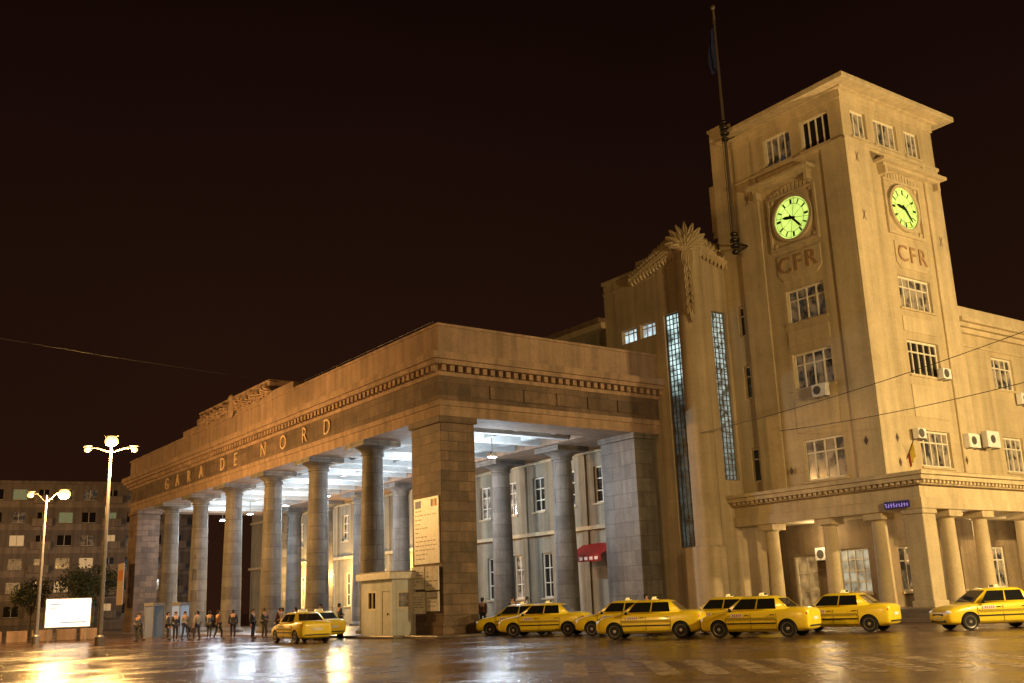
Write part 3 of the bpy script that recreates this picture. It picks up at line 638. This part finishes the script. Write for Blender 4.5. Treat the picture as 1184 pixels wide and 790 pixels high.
# ------------------------------------------------------------------ street lamps
def lamp_template(kind):
    hgt={'tri':11.4,'twin':9.7}[kind]
    e=empty("street_lamp",(0,0,0),"tall grey three headed street lamp with glowing orange heads" if kind=='tri' else "grey twin armed street lamp with glowing orange heads","street lamp","street lamps around the square")
    m=MB(); m.lathe([(.24,0),(.24,.5),(.15,.6),(.13,2),(.075,hgt-.2),(.06,hgt)],(0,0,0),14); m.obj("pole",GREYP,e,smooth=True)
    heads=[(-1.3,-.25,.7),(1.3,-.25,.7),(0,.25,1.5)] if kind=='tri' else [(-1.0,.1,.8),(1.1,.15,1.6)]
    for x,z,q in heads:
        m=MB(); m.tube((0,0,hgt-.5),(x*.6,0,hgt+z),.045,seg=7)
        if x: m.tube((x*.6,0,hgt+z),(x,0,hgt+z),.04,seg=7)
        m.obj("arm",GREYP,e)
    for x,z,q in heads:
        m=MB(); m.ell((x,0,hgt+z+.12*q+.04),(.34*q**.5,.16,.07)); hd=m.obj("lamp_head",GREYP,e,smooth=True)
        m=MB(); m.ell((x,0,hgt+z-.10),(.25*q,.24*q,.21*q),None,16,10); m.obj("lamp_bulb",LAMPM,hd,smooth=True)
    return e,hgt,heads
def copytree(src,loc,rz):
    n=src.copy(); COL.objects.link(n); n.location=loc; n.rotation_euler=(0,0,rz)
    def rec(s,p):
        for c in s.children:
            k=c.copy(); COL.objects.link(k); k.parent=p; k.matrix_parent_inverse=c.matrix_parent_inverse.copy(); rec(c,k)
    rec(src,n); return n
def plight(loc,col,power,r=.25,name="lamp_light",spec=1):
    l=bpy.data.lights.new(name,'POINT'); l.color=col; l.energy=power; l.shadow_soft_size=r; l.specular_factor=spec
    o=bpy.data.objects.new(name,l); o.location=loc; COL.objects.link(o); return o
SOD=(1,.53,.16); SOD2=(1,.68,.28)
tri,ht,_=lamp_template('tri'); tri.location=(15.6,62.2,0); tri.rotation_euler=(0,0,math.radians(-22))
twn,h2,_=lamp_template('twin'); twn.location=(14.8,75.0,0); twn.rotation_euler=(0,0,math.radians(-20))
plight((15.6,61.6,10.5),SOD,8500,.3,spec=.4); plight((15.6,74.4,9.1),SOD,8500,.3,spec=.4)
for loc,p,rz,cl in(((34,4,0),36000,.4,SOD2),((56,9,0),44000,.9,SOD2),((-9,14,0),24000,0,SOD),((4,112,0),22000,0,SOD)):
    copytree(tri,loc,rz); plight((loc[0],loc[1],10.3),cl,p)
# ------------------------------------------------------------------ portico lights
for i,y in enumerate((51,59,66.5,74,82,90,97)):
    l=plight((35.0,y,9.2),(.76,.89,1.0),1250,.25,"portico_light",spec=.12)
    e=empty("floodlight",(0,0,0),"small bright white floodlight fixed under the portico ceiling","floodlight","floodlights under the portico")
    m=MB(); m.tube((35,y,11.35),(35,y,10.3),.03); m.box(34.75,35.25,y-.15,y+.15,10.15,10.32); m.obj("housing",GREYP,e)
    m=MB(); m.box(34.78,35.22,y-.13,y+.13,10.11,10.148); m.obj("lamp_glass",LEDW,e)
plight((42.0,86,4.5),(1,.60,.18),1700,.2,"wall_light",spec=.1); plight((42.0,76,4.5),(1,.60,.18),900,.2,"wall_light",spec=.1); plight((42.0,97,4.5),(1,.60,.18),1700,.2,"wall_light",spec=.1)
plight((47.6,37.5,4.6),(1,.70,.35),160,.2); plight((52,31.8,4.7),(1,.70,.35),190,.2); plight((59,31.8,4.7),(1,.70,.35),190,.2)
# ------------------------------------------------------------------ taxi
def evalmesh(o,name):
    dg=bpy.context.evaluated_depsgraph_get(); dg.update(); return bpy.data.meshes.new_from_object(o.evaluated_get(dg))
def make_taxi():
    e=empty("taxi",(0,0,0),"yellow saloon taxi with checkered side band and roof sign","taxi","taxis parked on the square")
    S=[(2.11,.34,.54,.58),(2.07,.24,.68,.73),(1.95,.20,.77,.80),(1.65,.19,.86,.84),(1.3,.19,.90,.86),(.98,.19,.96,.865),(.3,.19,.97,.87),(-.6,.19,.98,.87),(-1.15,.19,1.01,.865),(-1.4,.19,1.04,.86),(-1.75,.20,1.04,.845),(-2.0,.24,1.01,.81),(-2.08,.30,.95,.76),(-2.12,.38,.84,.67)]
    vs=[];fs=[]
    for x,zb,zt,hw in S:
        half=[(0,zb),(hw*.84,zb),(hw*.975,zb+.10),(hw,zb+(zt-zb)*.45),(hw*.985,zt-(zt-zb)*.22),(hw*.93,zt-.035),(hw*.80,zt),(hw*.4,zt+.02)]
        ring=[(x,y,z) for y,z in half]+[(x,0,zt+.025)]+[(x,-y,z) for y,z in half[:0:-1]]
        vs+=ring
    n=16
    for i in range(len(S)-1):
        for k in range(n): fs.append((i*n+k,i*n+(k+1)%n,(i+1)*n+(k+1)%n,(i+1)*n+k))
    fs.append(tuple(range(n))); fs.append(tuple((len(S)-1)*n+k for k in range(n)))
    m=MB(); m.add(vs,fs); b=m.obj("body",[YEL,BLACK],e,smooth=True)
    b.data.polygons.foreach_set("use_smooth",[True]*len(b.data.polygons))
    c=MB()
    for x in(1.30,-1.33):
        for s_ in(-1,1): c.lathe([(.355,min(.5*s_,1.2*s_)),(.355,max(.5*s_,1.2*s_))],(x,0,.31),28,axis='y',mi=1)
    cut=c.obj("cutter",[BLACK,BLACK])
    ss=b.modifiers.new("s",'SUBSURF'); ss.levels=2; ss.render_levels=2
    bo=b.modifiers.new("b",'BOOLEAN'); bo.object=cut; bo.operation='DIFFERENCE'; bo.solver='EXACT'
    me=evalmesh(b,"body"); b.modifiers.clear(); b.data=me
    bpy.data.objects.remove(cut)
    try: me.set_sharp_from_angle(angle=math.radians(40))
    except Exception: pass
    ZB=.92
    def ring4(z,xr,xf,hw): return [(xr,-hw,z),(xf,-hw,z),(xf,hw,z),(xr,hw,z)]
    m=MB(); m.add(ring4(ZB,-1.48,1.10,.79)+ring4(1.42,-.90,.40,.61)+ring4(1.47,-.72,.20,.50),[(0,1,2,3),(0,1,5,4),(1,2,6,5),(2,3,7,6),(3,0,4,7),(4,5,9,8),(5,6,10,9),(6,7,11,10),(7,4,8,11),(8,9,10,11)])
    cb=m.obj("cabin",YEL,e)
    bm=bmesh.new(); bm.from_mesh(cb.data); bmesh.ops.bevel(bm,geom=list(bm.edges),offset=.035,segments=3,affect='EDGES'); bm.to_mesh(cb.data); bm.free()
    cb.data.polygons.foreach_set("use_smooth",[True]*len(cb.data.polygons))
    def bil(q,s,t):
        a=Vector(q[0]).lerp(Vector(q[1]),s); b_=Vector(q[3]).lerp(Vector(q[2]),s); return a.lerp(b_,t)
    def pane(q,pts,nm,off=.009):
        nrm=(Vector(q[1])-Vector(q[0])).cross(Vector(q[3])-Vector(q[0])).normalized(); ctr=Vector((-.3,0,1.2))
        if nrm.dot(Vector(q[0])-ctr)<0: nrm=-nrm
        m=MB(); P=[bil(q,s,t)+nrm*off for s,t in pts]; m.add(P+[p-nrm*.02 for p in P],[tuple(range(len(P)))]+[(i,(i+1)%len(P),len(P)+(i+1)%len(P),len(P)+i) for i in range(len(P))]); return m.obj(nm,CARGL,e)
    for s_ in(-1,1):
        q=[(-1.48,s_*.79,ZB),(1.10,s_*.79,ZB),(.40,s_*.61,1.42),(-.90,s_*.61,1.42)]
        pane(q,[(.53,.18),(.90,.18),(.965,.90),(.53,.90)],"side_window"); pane(q,[(.19,.18),(.50,.18),(.50,.90),(.06,.90)],"side_window")
    pane([(1.10,-.79,ZB),(1.10,.79,ZB),(.40,.61,1.42),(.40,-.61,1.42)],[(.06,.12),(.94,.12),(.93,.93),(.07,.93)],"windscreen")
    pane([(-1.48,-.79,ZB),(-1.48,.79,ZB),(-.90,.61,1.42),(-.90,-.61,1.42)],[(.08,.26),(.92,.26),(.90,.90),(.10,.90)],"rear_window")
    for x in(1.30,-1.33):
        for s_ in(-1,1):
            m=MB(); w0=s_*.66; w1=s_*.845
            m.lathe([(.22,w1-.01*s_),(.285,w1),(.31,w1-.03*s_),(.31,w0+.03*s_),(.285,w0),(.2,w0)],(x,0,.31),28,axis='y'); t=m.obj("wheel",RUB,e,smooth=True)
            m=MB(); m.lathe([(.215,w1-.03*s_),(.21,w1-.004*s_),(.17,w1-.02*s_),(.06,w1-.012*s_),(.05,w1+.002*s_)],(x,0,.31),24,axis='y')
            r_=m.obj("rim",RIM,t,smooth=True)
            m=MB()
            for k in range(8):
                a=k*math.pi/4; m.box(-.018,.018,w1-.012*s_,w1-.002*s_,.09,.155); 
                for i in range(len(m.v)-8,len(m.v)):
                    v=Vector(m.v[i]); ca,sa=math.cos(a),math.sin(a); m.v[i]=(x+v.x*ca+v.z*sa,v.y,.31-v.x*sa+v.z*ca)
            m.obj("rim_slots",BLACK,t)
    for s_ in(-1,1):
        m=MB(); m.ell((1.97,s_*.60,.645),(.12,.17,.085)); m.obj("headlight",HLG,e,smooth=True)
        m=MB(); m.ell((-2.01,s_*.68,.79),(.08,.10,.15)); m.obj("tail_light",TLR,e,smooth=True)
        m=MB(); m.ell((.78,s_*.93,.98),(.07,.09,.065)); m.tube((.80,s_*.79,.94),(.80,s_*.90,.96),.02); m.obj("wing_mirror",BLACK,e,smooth=True)
        m=MB()
        for x in(1.0,.02,-.95): m.box(x-.006,x+.006,s_*.863,s_*.8735,.30,.86)
        m.box(-.95,1.0,s_*.863,s_*.8735,.285,.30)
        m.box(-.93,.98,s_*.866,s_*.882,.48,.53)
        m.box(-.88,-.72,s_*.866,s_*.887,.79,.815); m.box(.10,.26,s_*.866,s_*.887,.79,.815)
        m.obj("door_trim",BLACK,e)
        m=MB()
        m.box(-.93,.95,s_*.864,s_*.8738,.615,.715,1)
        for i in range(36):
            for j in range(2):
                if (i+j)%2: continue
                x=-.92+i*.052; m.box(x,x+.052,s_*.865,s_*.8755,.62+j*.045,.665+j*.045,0)
        m.obj("checker_band",[BLACK,YEL],e)
        m=MB()
        m.box(.33,.80,s_*.865,s_*.8757,.735,.85,0)
        for i in range(5): m.box(.36+i*.08,.40+i*.08,s_*.865,s_*.8763,.755,.83,1)
        m.obj("door_logo",[WHITE,plain("logo_red",(.4,.02,.02))],e)
    m=MB(); m.box(2.04,2.105,-.42,.42,.49,.60); m.box(2.03,2.10,-.55,.55,.28,.40); m.obj("grille",BLACK,e,bevel=.02)
    m=MB(); m.box(2.08,2.12,-.26,.26,.40,.48); m.obj("number_plate",WHITE,e)
    m=MB(); m.box(-2.135,-2.10,-.26,.26,.60,.71); m.obj("number_plate",WHITE,e)
    m=MB(); m.box(-2.12,-2.07,-.62,.62,.36,.42); m.obj("bumper_strip",BLACK,e,bevel=.01)
    m=MB(); m.add([(-.32,-.24,1.475),(-.12,-.24,1.475),(-.12,.24,1.475),(-.32,.24,1.475),(-.27,-.21,1.585),(-.17,-.21,1.585),(-.17,.21,1.585),(-.27,.21,1.585)],[(0,1,2,3),(4,5,6,7),(0,1,5,4),(1,2,6,5),(2,3,7,6),(3,0,4,7)])
    rs=m.obj("roof_sign",SIGNW,e,bevel=.012)
    mx=Matrix(((0,0,1,-.13),(1,0,0,0),(0,1,0,1.53),(0,0,0,1))); mx2=Matrix(((0,0,-1,-.31),(-1,0,0,0),(0,1,0,1.53),(0,0,0,1)))
    textmesh([("TAXI",.12,mx),("TAXI",.12,mx2)],"lettering",BLACK,rs,extr=.01)
    m=MB(); m.tube((-.55,.3,1.46),(-.85,.3,1.88),.006,seg=4); m.obj("aerial",BLACK,e)
    return e
taxi=make_taxi()
T=[(29.95,39.7,126),(28.85,31.25,125),(30.4,27.0,111),(34.7,26.6,108),(37.35,21.9,150),(22.0,49.4,88),(25.0,54.0,90),(31.0,43.2,128),(31.3,35.6,124),(33.3,31.4,112)]
for i,(x,y,h) in enumerate(T):
    if i==0: taxi.location=(x,y,0); taxi.rotation_euler=(0,0,math.radians(h)); continue
    c=copytree(taxi,(x,y,0),math.radians(h))
    if i==4: c["label"]="yellow saloon taxi with front turned outward at row's end"
    if i==5: c["label"]="yellow saloon taxi driving off beside the colonnade"
# ------------------------------------------------------------------ people
SKIN=plain("skin",(.42,.25,.17),rough=.6); HAIR=plain("hair",(.02,.014,.01),rough=.8)
def skinmesh(verts,edges,rad,root,name,mat):
    me=bpy.data.meshes.new(name); me.from_pydata(verts,edges,[]); o=bpy.data.objects.new(name,me); COL.objects.link(o)
    sk=o.modifiers.new("skin",'SKIN'); 
    for i,r in enumerate(rad): me.skin_vertices[0].data[i].radius=(r,r) if not isinstance(r,tuple) else r
    me.skin_vertices[0].data[root].use_root=True
    sb=o.modifiers.new("s",'SUBSURF'); sb.levels=1; sb.render_levels=1
    m2=evalmesh(o,name); bpy.data.objects.remove(o); m2.materials.clear(); m2.materials.append(mat); m2.polygons.foreach_set("use_smooth",[True]*len(m2.polygons)); return m2
def person(pose,jcol,tcol,label,bag=False):
    ar,al,st_=pose
    V={'pel':(0,0,.96),'sp':(0,0,1.16),'ch':(0,0,1.36),'nk':(0,0,1.5),'hd':(0,-.01,1.60),'ht':(0,0,1.70)}
    for s_,nm,a in((-1,'r',ar),(1,'l',al)):
        V['s'+nm]=(.19*s_,0,1.42); V['e'+nm]=(.25*s_,a[0],1.14); V['w'+nm]=(.25*s_+a[2]*-s_,a[1],a[3]); V['h'+nm]=(.095*s_,0,.92)
        k=st_*s_; V['k'+nm]=(.10*s_,-.06-.16*k if k>0 else -.04-.10*k,.50); V['a'+nm]=(.10*s_,-.24*k,.09); V['t'+nm]=(.11*s_,-.24*k-.17,.04)
    keys=list(V); ix={k:i for i,k in enumerate(keys)}
    E=[('pel','sp'),('sp','ch'),('ch','nk'),('nk','hd'),('hd','ht')]
    for n in'rl': E+=[('ch','s'+n),('s'+n,'e'+n),('e'+n,'w'+n),('pel','h'+n),('h'+n,'k'+n),('k'+n,'a'+n),('a'+n,'t'+n)]
    Rd={'pel':(.15,.11),'sp':(.14,.10),'ch':(.16,.11),'nk':.055,'hd':.092,'ht':.075}
    for n in'rl': Rd.update({'s'+n:.06,'e'+n:.042,'w'+n:.028,'h'+n:.085,'k'+n:.058,'a'+n:.04,'t'+n:.032})
    me=skinmesh([V[k] for k in keys],[(ix[a],ix[b]) for a,b in E],[Rd[k] for k in keys],0,"person",SKIN)
    m=MB()
    for s_,n in((-1,'r'),(1,'l')):
        wv=Vector(V['w'+n]); ev=Vector(V['e'+n]); d=(wv-ev).normalized(); sd=Vector((0,1,0)) if abs(d.y)<.8 else Vector((1,0,0)); sd=(sd-d*sd.dot(d)).normalized()
        m.tube(wv,wv+d*.09,.032,.036,seg=6)
        for q in range(4):
            b=wv+d*.085+sd*(-.03+.02*q); ln=(.07,.085,.08,.06)[q]; m.tube(b,b+d*ln*.6,.009,.008,seg=5); m.tube(b+d*ln*.6,b+d*ln+Vector((-s_*.02,0,0)),.008,.006,seg=5)
        m.tube(wv+d*.03+sd*-.03,wv+d*.08+sd*-.06,.011,.008,seg=5)
    m.ell((0,-.105,1.62),(.014,.02,.024)); m.ell((.092,0,1.62),(.012,.02,.03)); m.ell((-.092,0,1.62),(.012,.02,.03))
    bm=bmesh.new(); bm.from_mesh(me); t=bpy.data.meshes.new("t"); t.from_pydata(m.v,[],m.f); bm.from_mesh(t); bm.to_mesh(me); bm.free()
    o=bpy.data.objects.new("person",me); COL.objects.link(o); o["label"]=label; o["category"]="person"; o["group"]="people waiting by the colonnade"
    def child(sub,grow,nm,mat,root):
        ks=[k for k in keys if k in sub]; ii={k:i for i,k in enumerate(ks)}
        mm=skinmesh([V[k] for k in ks],[(ii[a],ii[b]) for a,b in E if a in ii and b in ii],[tuple(x+grow for x in (Rd[k] if isinstance(Rd[k],tuple) else (Rd[k],)*2)) for k in ks],ii[root],nm,mat)
        c=bpy.data.objects.new(nm,mm); link(c,o); return c
    child({'pel','sp','ch','sr','sl','er','el','wr','wl'},.022,"jacket",plain("jacket",jcol,rough=.8),'sp')
    child({'pel','hr','hl','kr','kl','ar','al'},.014,"trousers",plain("trousers",tcol,rough=.85),'pel')
    m=MB(); m.ell((0,.015,1.665),(.098,.105,.085)); m.ell((0,.05,1.60),(.085,.06,.09)); m.obj("hair",HAIR,o,smooth=True)
    m=MB()
    for n in'rl':
        a=Vector(V['a'+n]); tq=Vector(V['t'+n]); m.ell(tuple((a+tq)/2+Vector((0,-.02,-.005))),(.05,.14,.05))
    m.obj("shoes",BLACK,o,smooth=True)
    if bag:
        m=MB(); wv=Vector(V['wl']); m.box(wv.x-.05,wv.x+.07,wv.y-.18,wv.y+.14,wv.z-.42,wv.z-.12); m.tube((wv.x,wv.y-.08,wv.z-.12),(wv.x,wv.y,wv.z-.06),.01); m.tube((wv.x,wv.y+.06,wv.z-.12),(wv.x,wv.y,wv.z-.06),.01)
        m.obj("bag",plain("bag",(.04,.03,.05)),o,bevel=.02)
    return o
pp=[person(((.03,-.02,0,.87),(.03,-.02,0,.87),.0),(.03,.03,.04),(.03,.03,.05),"person standing in dark jacket and trousers"),
    person(((.0,-.18,.10,1.05),(.05,.02,0,.87),.7),(.28,.25,.22),(.05,.05,.08),"person walking in pale jacket carrying a bag",True),
    person(((.06,.10,0,.9),(-.02,-.14,0,.9),-.9),(.10,.04,.03),(.02,.02,.02),"person walking in brown jacket"),
    person(((.0,-.2,.14,1.12),(.0,-.2,.14,1.08),.15),(.05,.07,.12),(.06,.06,.06),"person standing in blue jacket with folded arms")]
PL=[(20.6,64.6,0,10),(21.4,63.0,1,200),(22.6,62.8,2,100),(19.2,67.5,3,300),(23.8,63.5,0,150),(20.0,70,2,60),(24.2,59.5,3,20),(25.0,58.8,1,240),(25.6,58.2,0,190),(26.9,57.6,2,310),(27.3,55.9,3,90),(24.0,60.8,0,40),(21.7,66.2,1,20),(33.2,36.2,0,40),(33.9,36.9,3,200),(31.0,46.5,2,120),(34.0,48.0,0,0),(36.5,50,1,60),(21.0,67.4,0,80),(22.9,65.2,3,140),(25.4,60.1,2,200)]
for i,(x,y,k_,r_) in enumerate(PL):
    z=.13 if (x>26.6 and y>43.9) or (x>25.9 and y>47) else 0
    s=pp[k_]
    if not s.get("placed"): s.location=(x,y,z); s.rotation_euler=(0,0,math.radians(r_)); s["placed"]=1
    else: copytree(s,(x,y,z),math.radians(r_))
# ------------------------------------------------------------------ left side
bb=empty("billboard",(0,0,0),"bright white lit billboard on two short posts by the road","billboard")
c=Vector((17.6,79.0,0)); rv=Vector((.975,-.22,0)); 
def obox(mb,c,rv,hw,d0,d1,z0,z1,mi=0,off=0):
    fv=Vector((rv.y,-rv.x,0)); fv=-fv if fv.dot(-c)<0 else fv
    p=[c+rv*(off-hw)+fv*d0,c+rv*(off+hw)+fv*d0,c+rv*(off+hw)+fv*d1,c+rv*(off-hw)+fv*d1]
    mb.add([(q.x,q.y,z) for z in(z0,z1) for q in p],[(0,1,2,3),(4,5,6,7),(0,1,5,4),(1,2,6,5),(2,3,7,6),(3,0,4,7)],mi)
m=MB(); obox(m,c,rv,1.5,-.1,.1,.95,2.95); m.obj("frame",GREYP,bb)
m=MB(); obox(m,c,rv,1.45,.101,.11,1.0,2.90); m.obj("panel",plain("lit_panel",(.8,.8,.8),em=(.96,.98,.92),es=1.1),bb)
PRB=plain("print_blue",(.2,.3,.45),em=(.3,.5,.8),es=.3)
for i,(a,b_,z) in enumerate(((-1.2,-.4,2.55),(-1.2,-.7,2.3),(-.5,1.2,1.3))):
    m=MB(); obox(m,c,rv,(b_-a)/2,.111,.114,z-.05,z+.05,0,(a+b_)/2); m.obj("printed_line",PRB,bb)
for o_ in(-1.2,1.2):
    m=MB(); obox(m,c,rv,.06,-.06,.06,0,.95,0,o_); m.obj("post",GREYP,bb)
def booth(x,y,rz,lit):
    e=empty("phone_booth",(0,0,0),"small glazed phone booth near the colonnade end","phone booth","phone booths by the colonnade")
    m=MB()
    for a in(-.45,.45):
        for b_ in(-.45,.45): m.box(a-.03,a+.03,b_-.03,b_+.03,0,2.2)
    m.box(-.5,.5,-.5,.5,2.2,2.42); m.box(-.48,.48,-.48,.48,0,.1); m.obj("frame",GREYP,e)
    m=MB(); m.box(-.44,.44,.42,.44,.1,2.19); m.box(-.44,-.42,-.42,.41,.1,2.19); m.box(.42,.44,-.42,.41,.1,2.19); m.obj("glazing",plain("booth_panel",(.12,.13,.13),rough=.15,em=(.8,.9,1),es=lit),e)
    m=MB(); m.box(-.15,.15,.3,.41,1.1,1.6); m.obj("telephone",BLACK,e)
    e.location=(x,y,0); e.rotation_euler=(0,0,rz); return e
booth(22.4,75,.4,.06); booth(25.2,78,.4,.25)
m=MB(); m.box(X0-.9,X0-.84,100.2,102.2,2.6,6.4); o=m.obj("banner",plain("banner_cloth",(.55,.42,.32))); o["label"]="pale vertical banner hanging beside the far pier"; o["category"]="banner"
m=MB(); m.box(X0-.91,X0-.902,100.5,101.9,4.8,5.8); m.obj("printed_emblem",plain("banner_orange",(.6,.2,.04)),o)
m=MB(); m.tube((X0-.87,100.2,6.42),(X0-.87,102.2,6.42),.03); m.tube((X0-.87,101.2,6.42),(X0+.0,101.2,6.42),.03); m.obj("bracket",DARKM,o)
e=empty("road_sign",(0,0,0),"small round blue road sign on a thin post","road sign")
m=MB(); m.tube((12.4,80,0),(12.4,80,3.0),.04); m.obj("post",GREYP,e); m=MB(); m.lathe([(.4,-.02),(.4,.02)],(12.4,79.93,2.7),20,axis='y'); m.obj("sign_plate",plain("sign_blue",(.03,.12,.45),em=(.1,.3,1),es=.08),e)
m=MB(); m.lathe([(.16,-.025),(.16,-.021)],(12.4,79.93,2.7),16,axis='y'); m.obj("arrow_symbol",WHITE,e)
for k_ in range(7):
    m=MB(); m.box(9.5+k_*1.7,10.9+k_*1.7,84.0,84.3,0,.8)
    o=m.obj("concrete_barrier",LIGHTST,bevel=.03); o["label"]="low concrete barrier block by the road"; o["category"]="barrier"; o["group"]="concrete barriers by the road"
# ------------------------------------------------------------------ apartment block
ap=empty("apartment_block",(0,0,0),"drab concrete apartment block with rows of windows and balconies","apartment block")
org=Vector((2.0,152.5)); end=Vector((47.5,143.8)); dx=(end-org); Ln=dx.length; ang=math.atan2(dx.y,dx.x)
APM=surf("apartment_render",(.27,.225,.20),var=.2,scale=.3,streak=.4,space='obj')
APB=surf("apartment_band",(.40,.33,.28),var=.2,scale=.3,streak=.4,space='obj')
ops=[]; 
for fl_ in range(6):
    for c_ in range(16): ops.append((1.6+c_*2.85,2.2+fl_*3.0+.4,1.7 if c_%3 else 1.2,1.4))
m=wall('y',0,0,Ln,0,19.0,ops,.3); m.box(0,Ln,.35,13,0,18.9); m.box(-.2,Ln+.2,-.3,13.2,19.0,19.4); m.obj("wall",APM,ap)
for fl_ in range(6):
    m=MB(); m.box(0,Ln,-.12,-.002,.95+fl_*3.0,1.75+fl_*3.0); m.obj("string_course",APB,ap)
rnd=random.Random(11)
GL3=plain("lit_flat_window",(.2,.15,.1),em=(1,.6,.25),es=.45); GL4=plain("pale_flat_window",(.2,.18,.15),em=(.7,.9,.4),es=.12)
for i,(a,z,ww,hh) in enumerate(ops):
    m=MB(); m.box(a-ww/2,a+ww/2,.2,.24,z-hh/2,z+hh/2); m.box(a-.04,a+.04,.15,.199,z-hh/2,z+hh/2,1); m.box(a-ww/2,a+ww/2,.14,.199,z-hh/2,z-hh/2+.07,1)
    q=rnd.random(); m.obj("window",[GL3 if q<.10 else (GL4 if q<.15 else (GLASSB if q<.4 else GLASS)),FRAME],ap)
for fl_ in range(6):
    for c_ in range(0,16,3):
        m=MB(); m.box(.4+c_*2.85,2.8+c_*2.85,-1.0,-.9,1.1+fl_*3.0+.3,2.1+fl_*3.0+.3); m.box(.4+c_*2.85,2.8+c_*2.85,-.9,-.13,1.1+fl_*3.0+.3,1.2+fl_*3.0+.3); m.obj("balcony",APB,ap)
ap.location=(org.x,org.y,0); ap.rotation_euler=(0,0,ang)
# ------------------------------------------------------------------ trees
LEAF=surf("foliage",(.06,.065,.025),var=.5,scale=1.5,streak=0,bump=0)
BARK=surf("bark",(.08,.06,.04),var=.4,scale=3,streak=0)
def tree(x,y,h,seed):
    r=random.Random(seed); e=empty("tree",(x,y,0),"small dark leafy tree in front of the apartment block","tree","trees near the apartment block")
    m=MB(); m.tube((0,0,0),(.1,0,h*.4),.18,.12); tips=[]
    for k in range(7):
        a=r.uniform(0,6.28); p=Vector((.1,0,h*.35)); q=Vector((math.cos(a)*h*.2,math.sin(a)*h*.2,h*r.uniform(.6,.9))); m.tube(p,q,.07,.02,seg=6); tips.append(q)
    m.obj("trunk",BARK,e)
    m=MB()
    for tpt in tips+[Vector((0,0,h*.9))]:
        for k in range(170):
            p=tpt+Vector((r.gauss(0,h*.09),r.gauss(0,h*.09),r.gauss(0,h*.08))); s_=r.uniform(.1,.2)
            u=Vector((r.uniform(-1,1),r.uniform(-1,1),r.uniform(-1,1))).normalized()*s_; v=u.orthogonal().normalized()*s_*.7
            m.add([p-u,p-v,p+u,p+v],[(0,1,2,3)])
    m.obj("crown",LEAF,e)
tree(26.5,116,6.6,1); tree(22.5,118,5.4,2); tree(30,122,7,3)
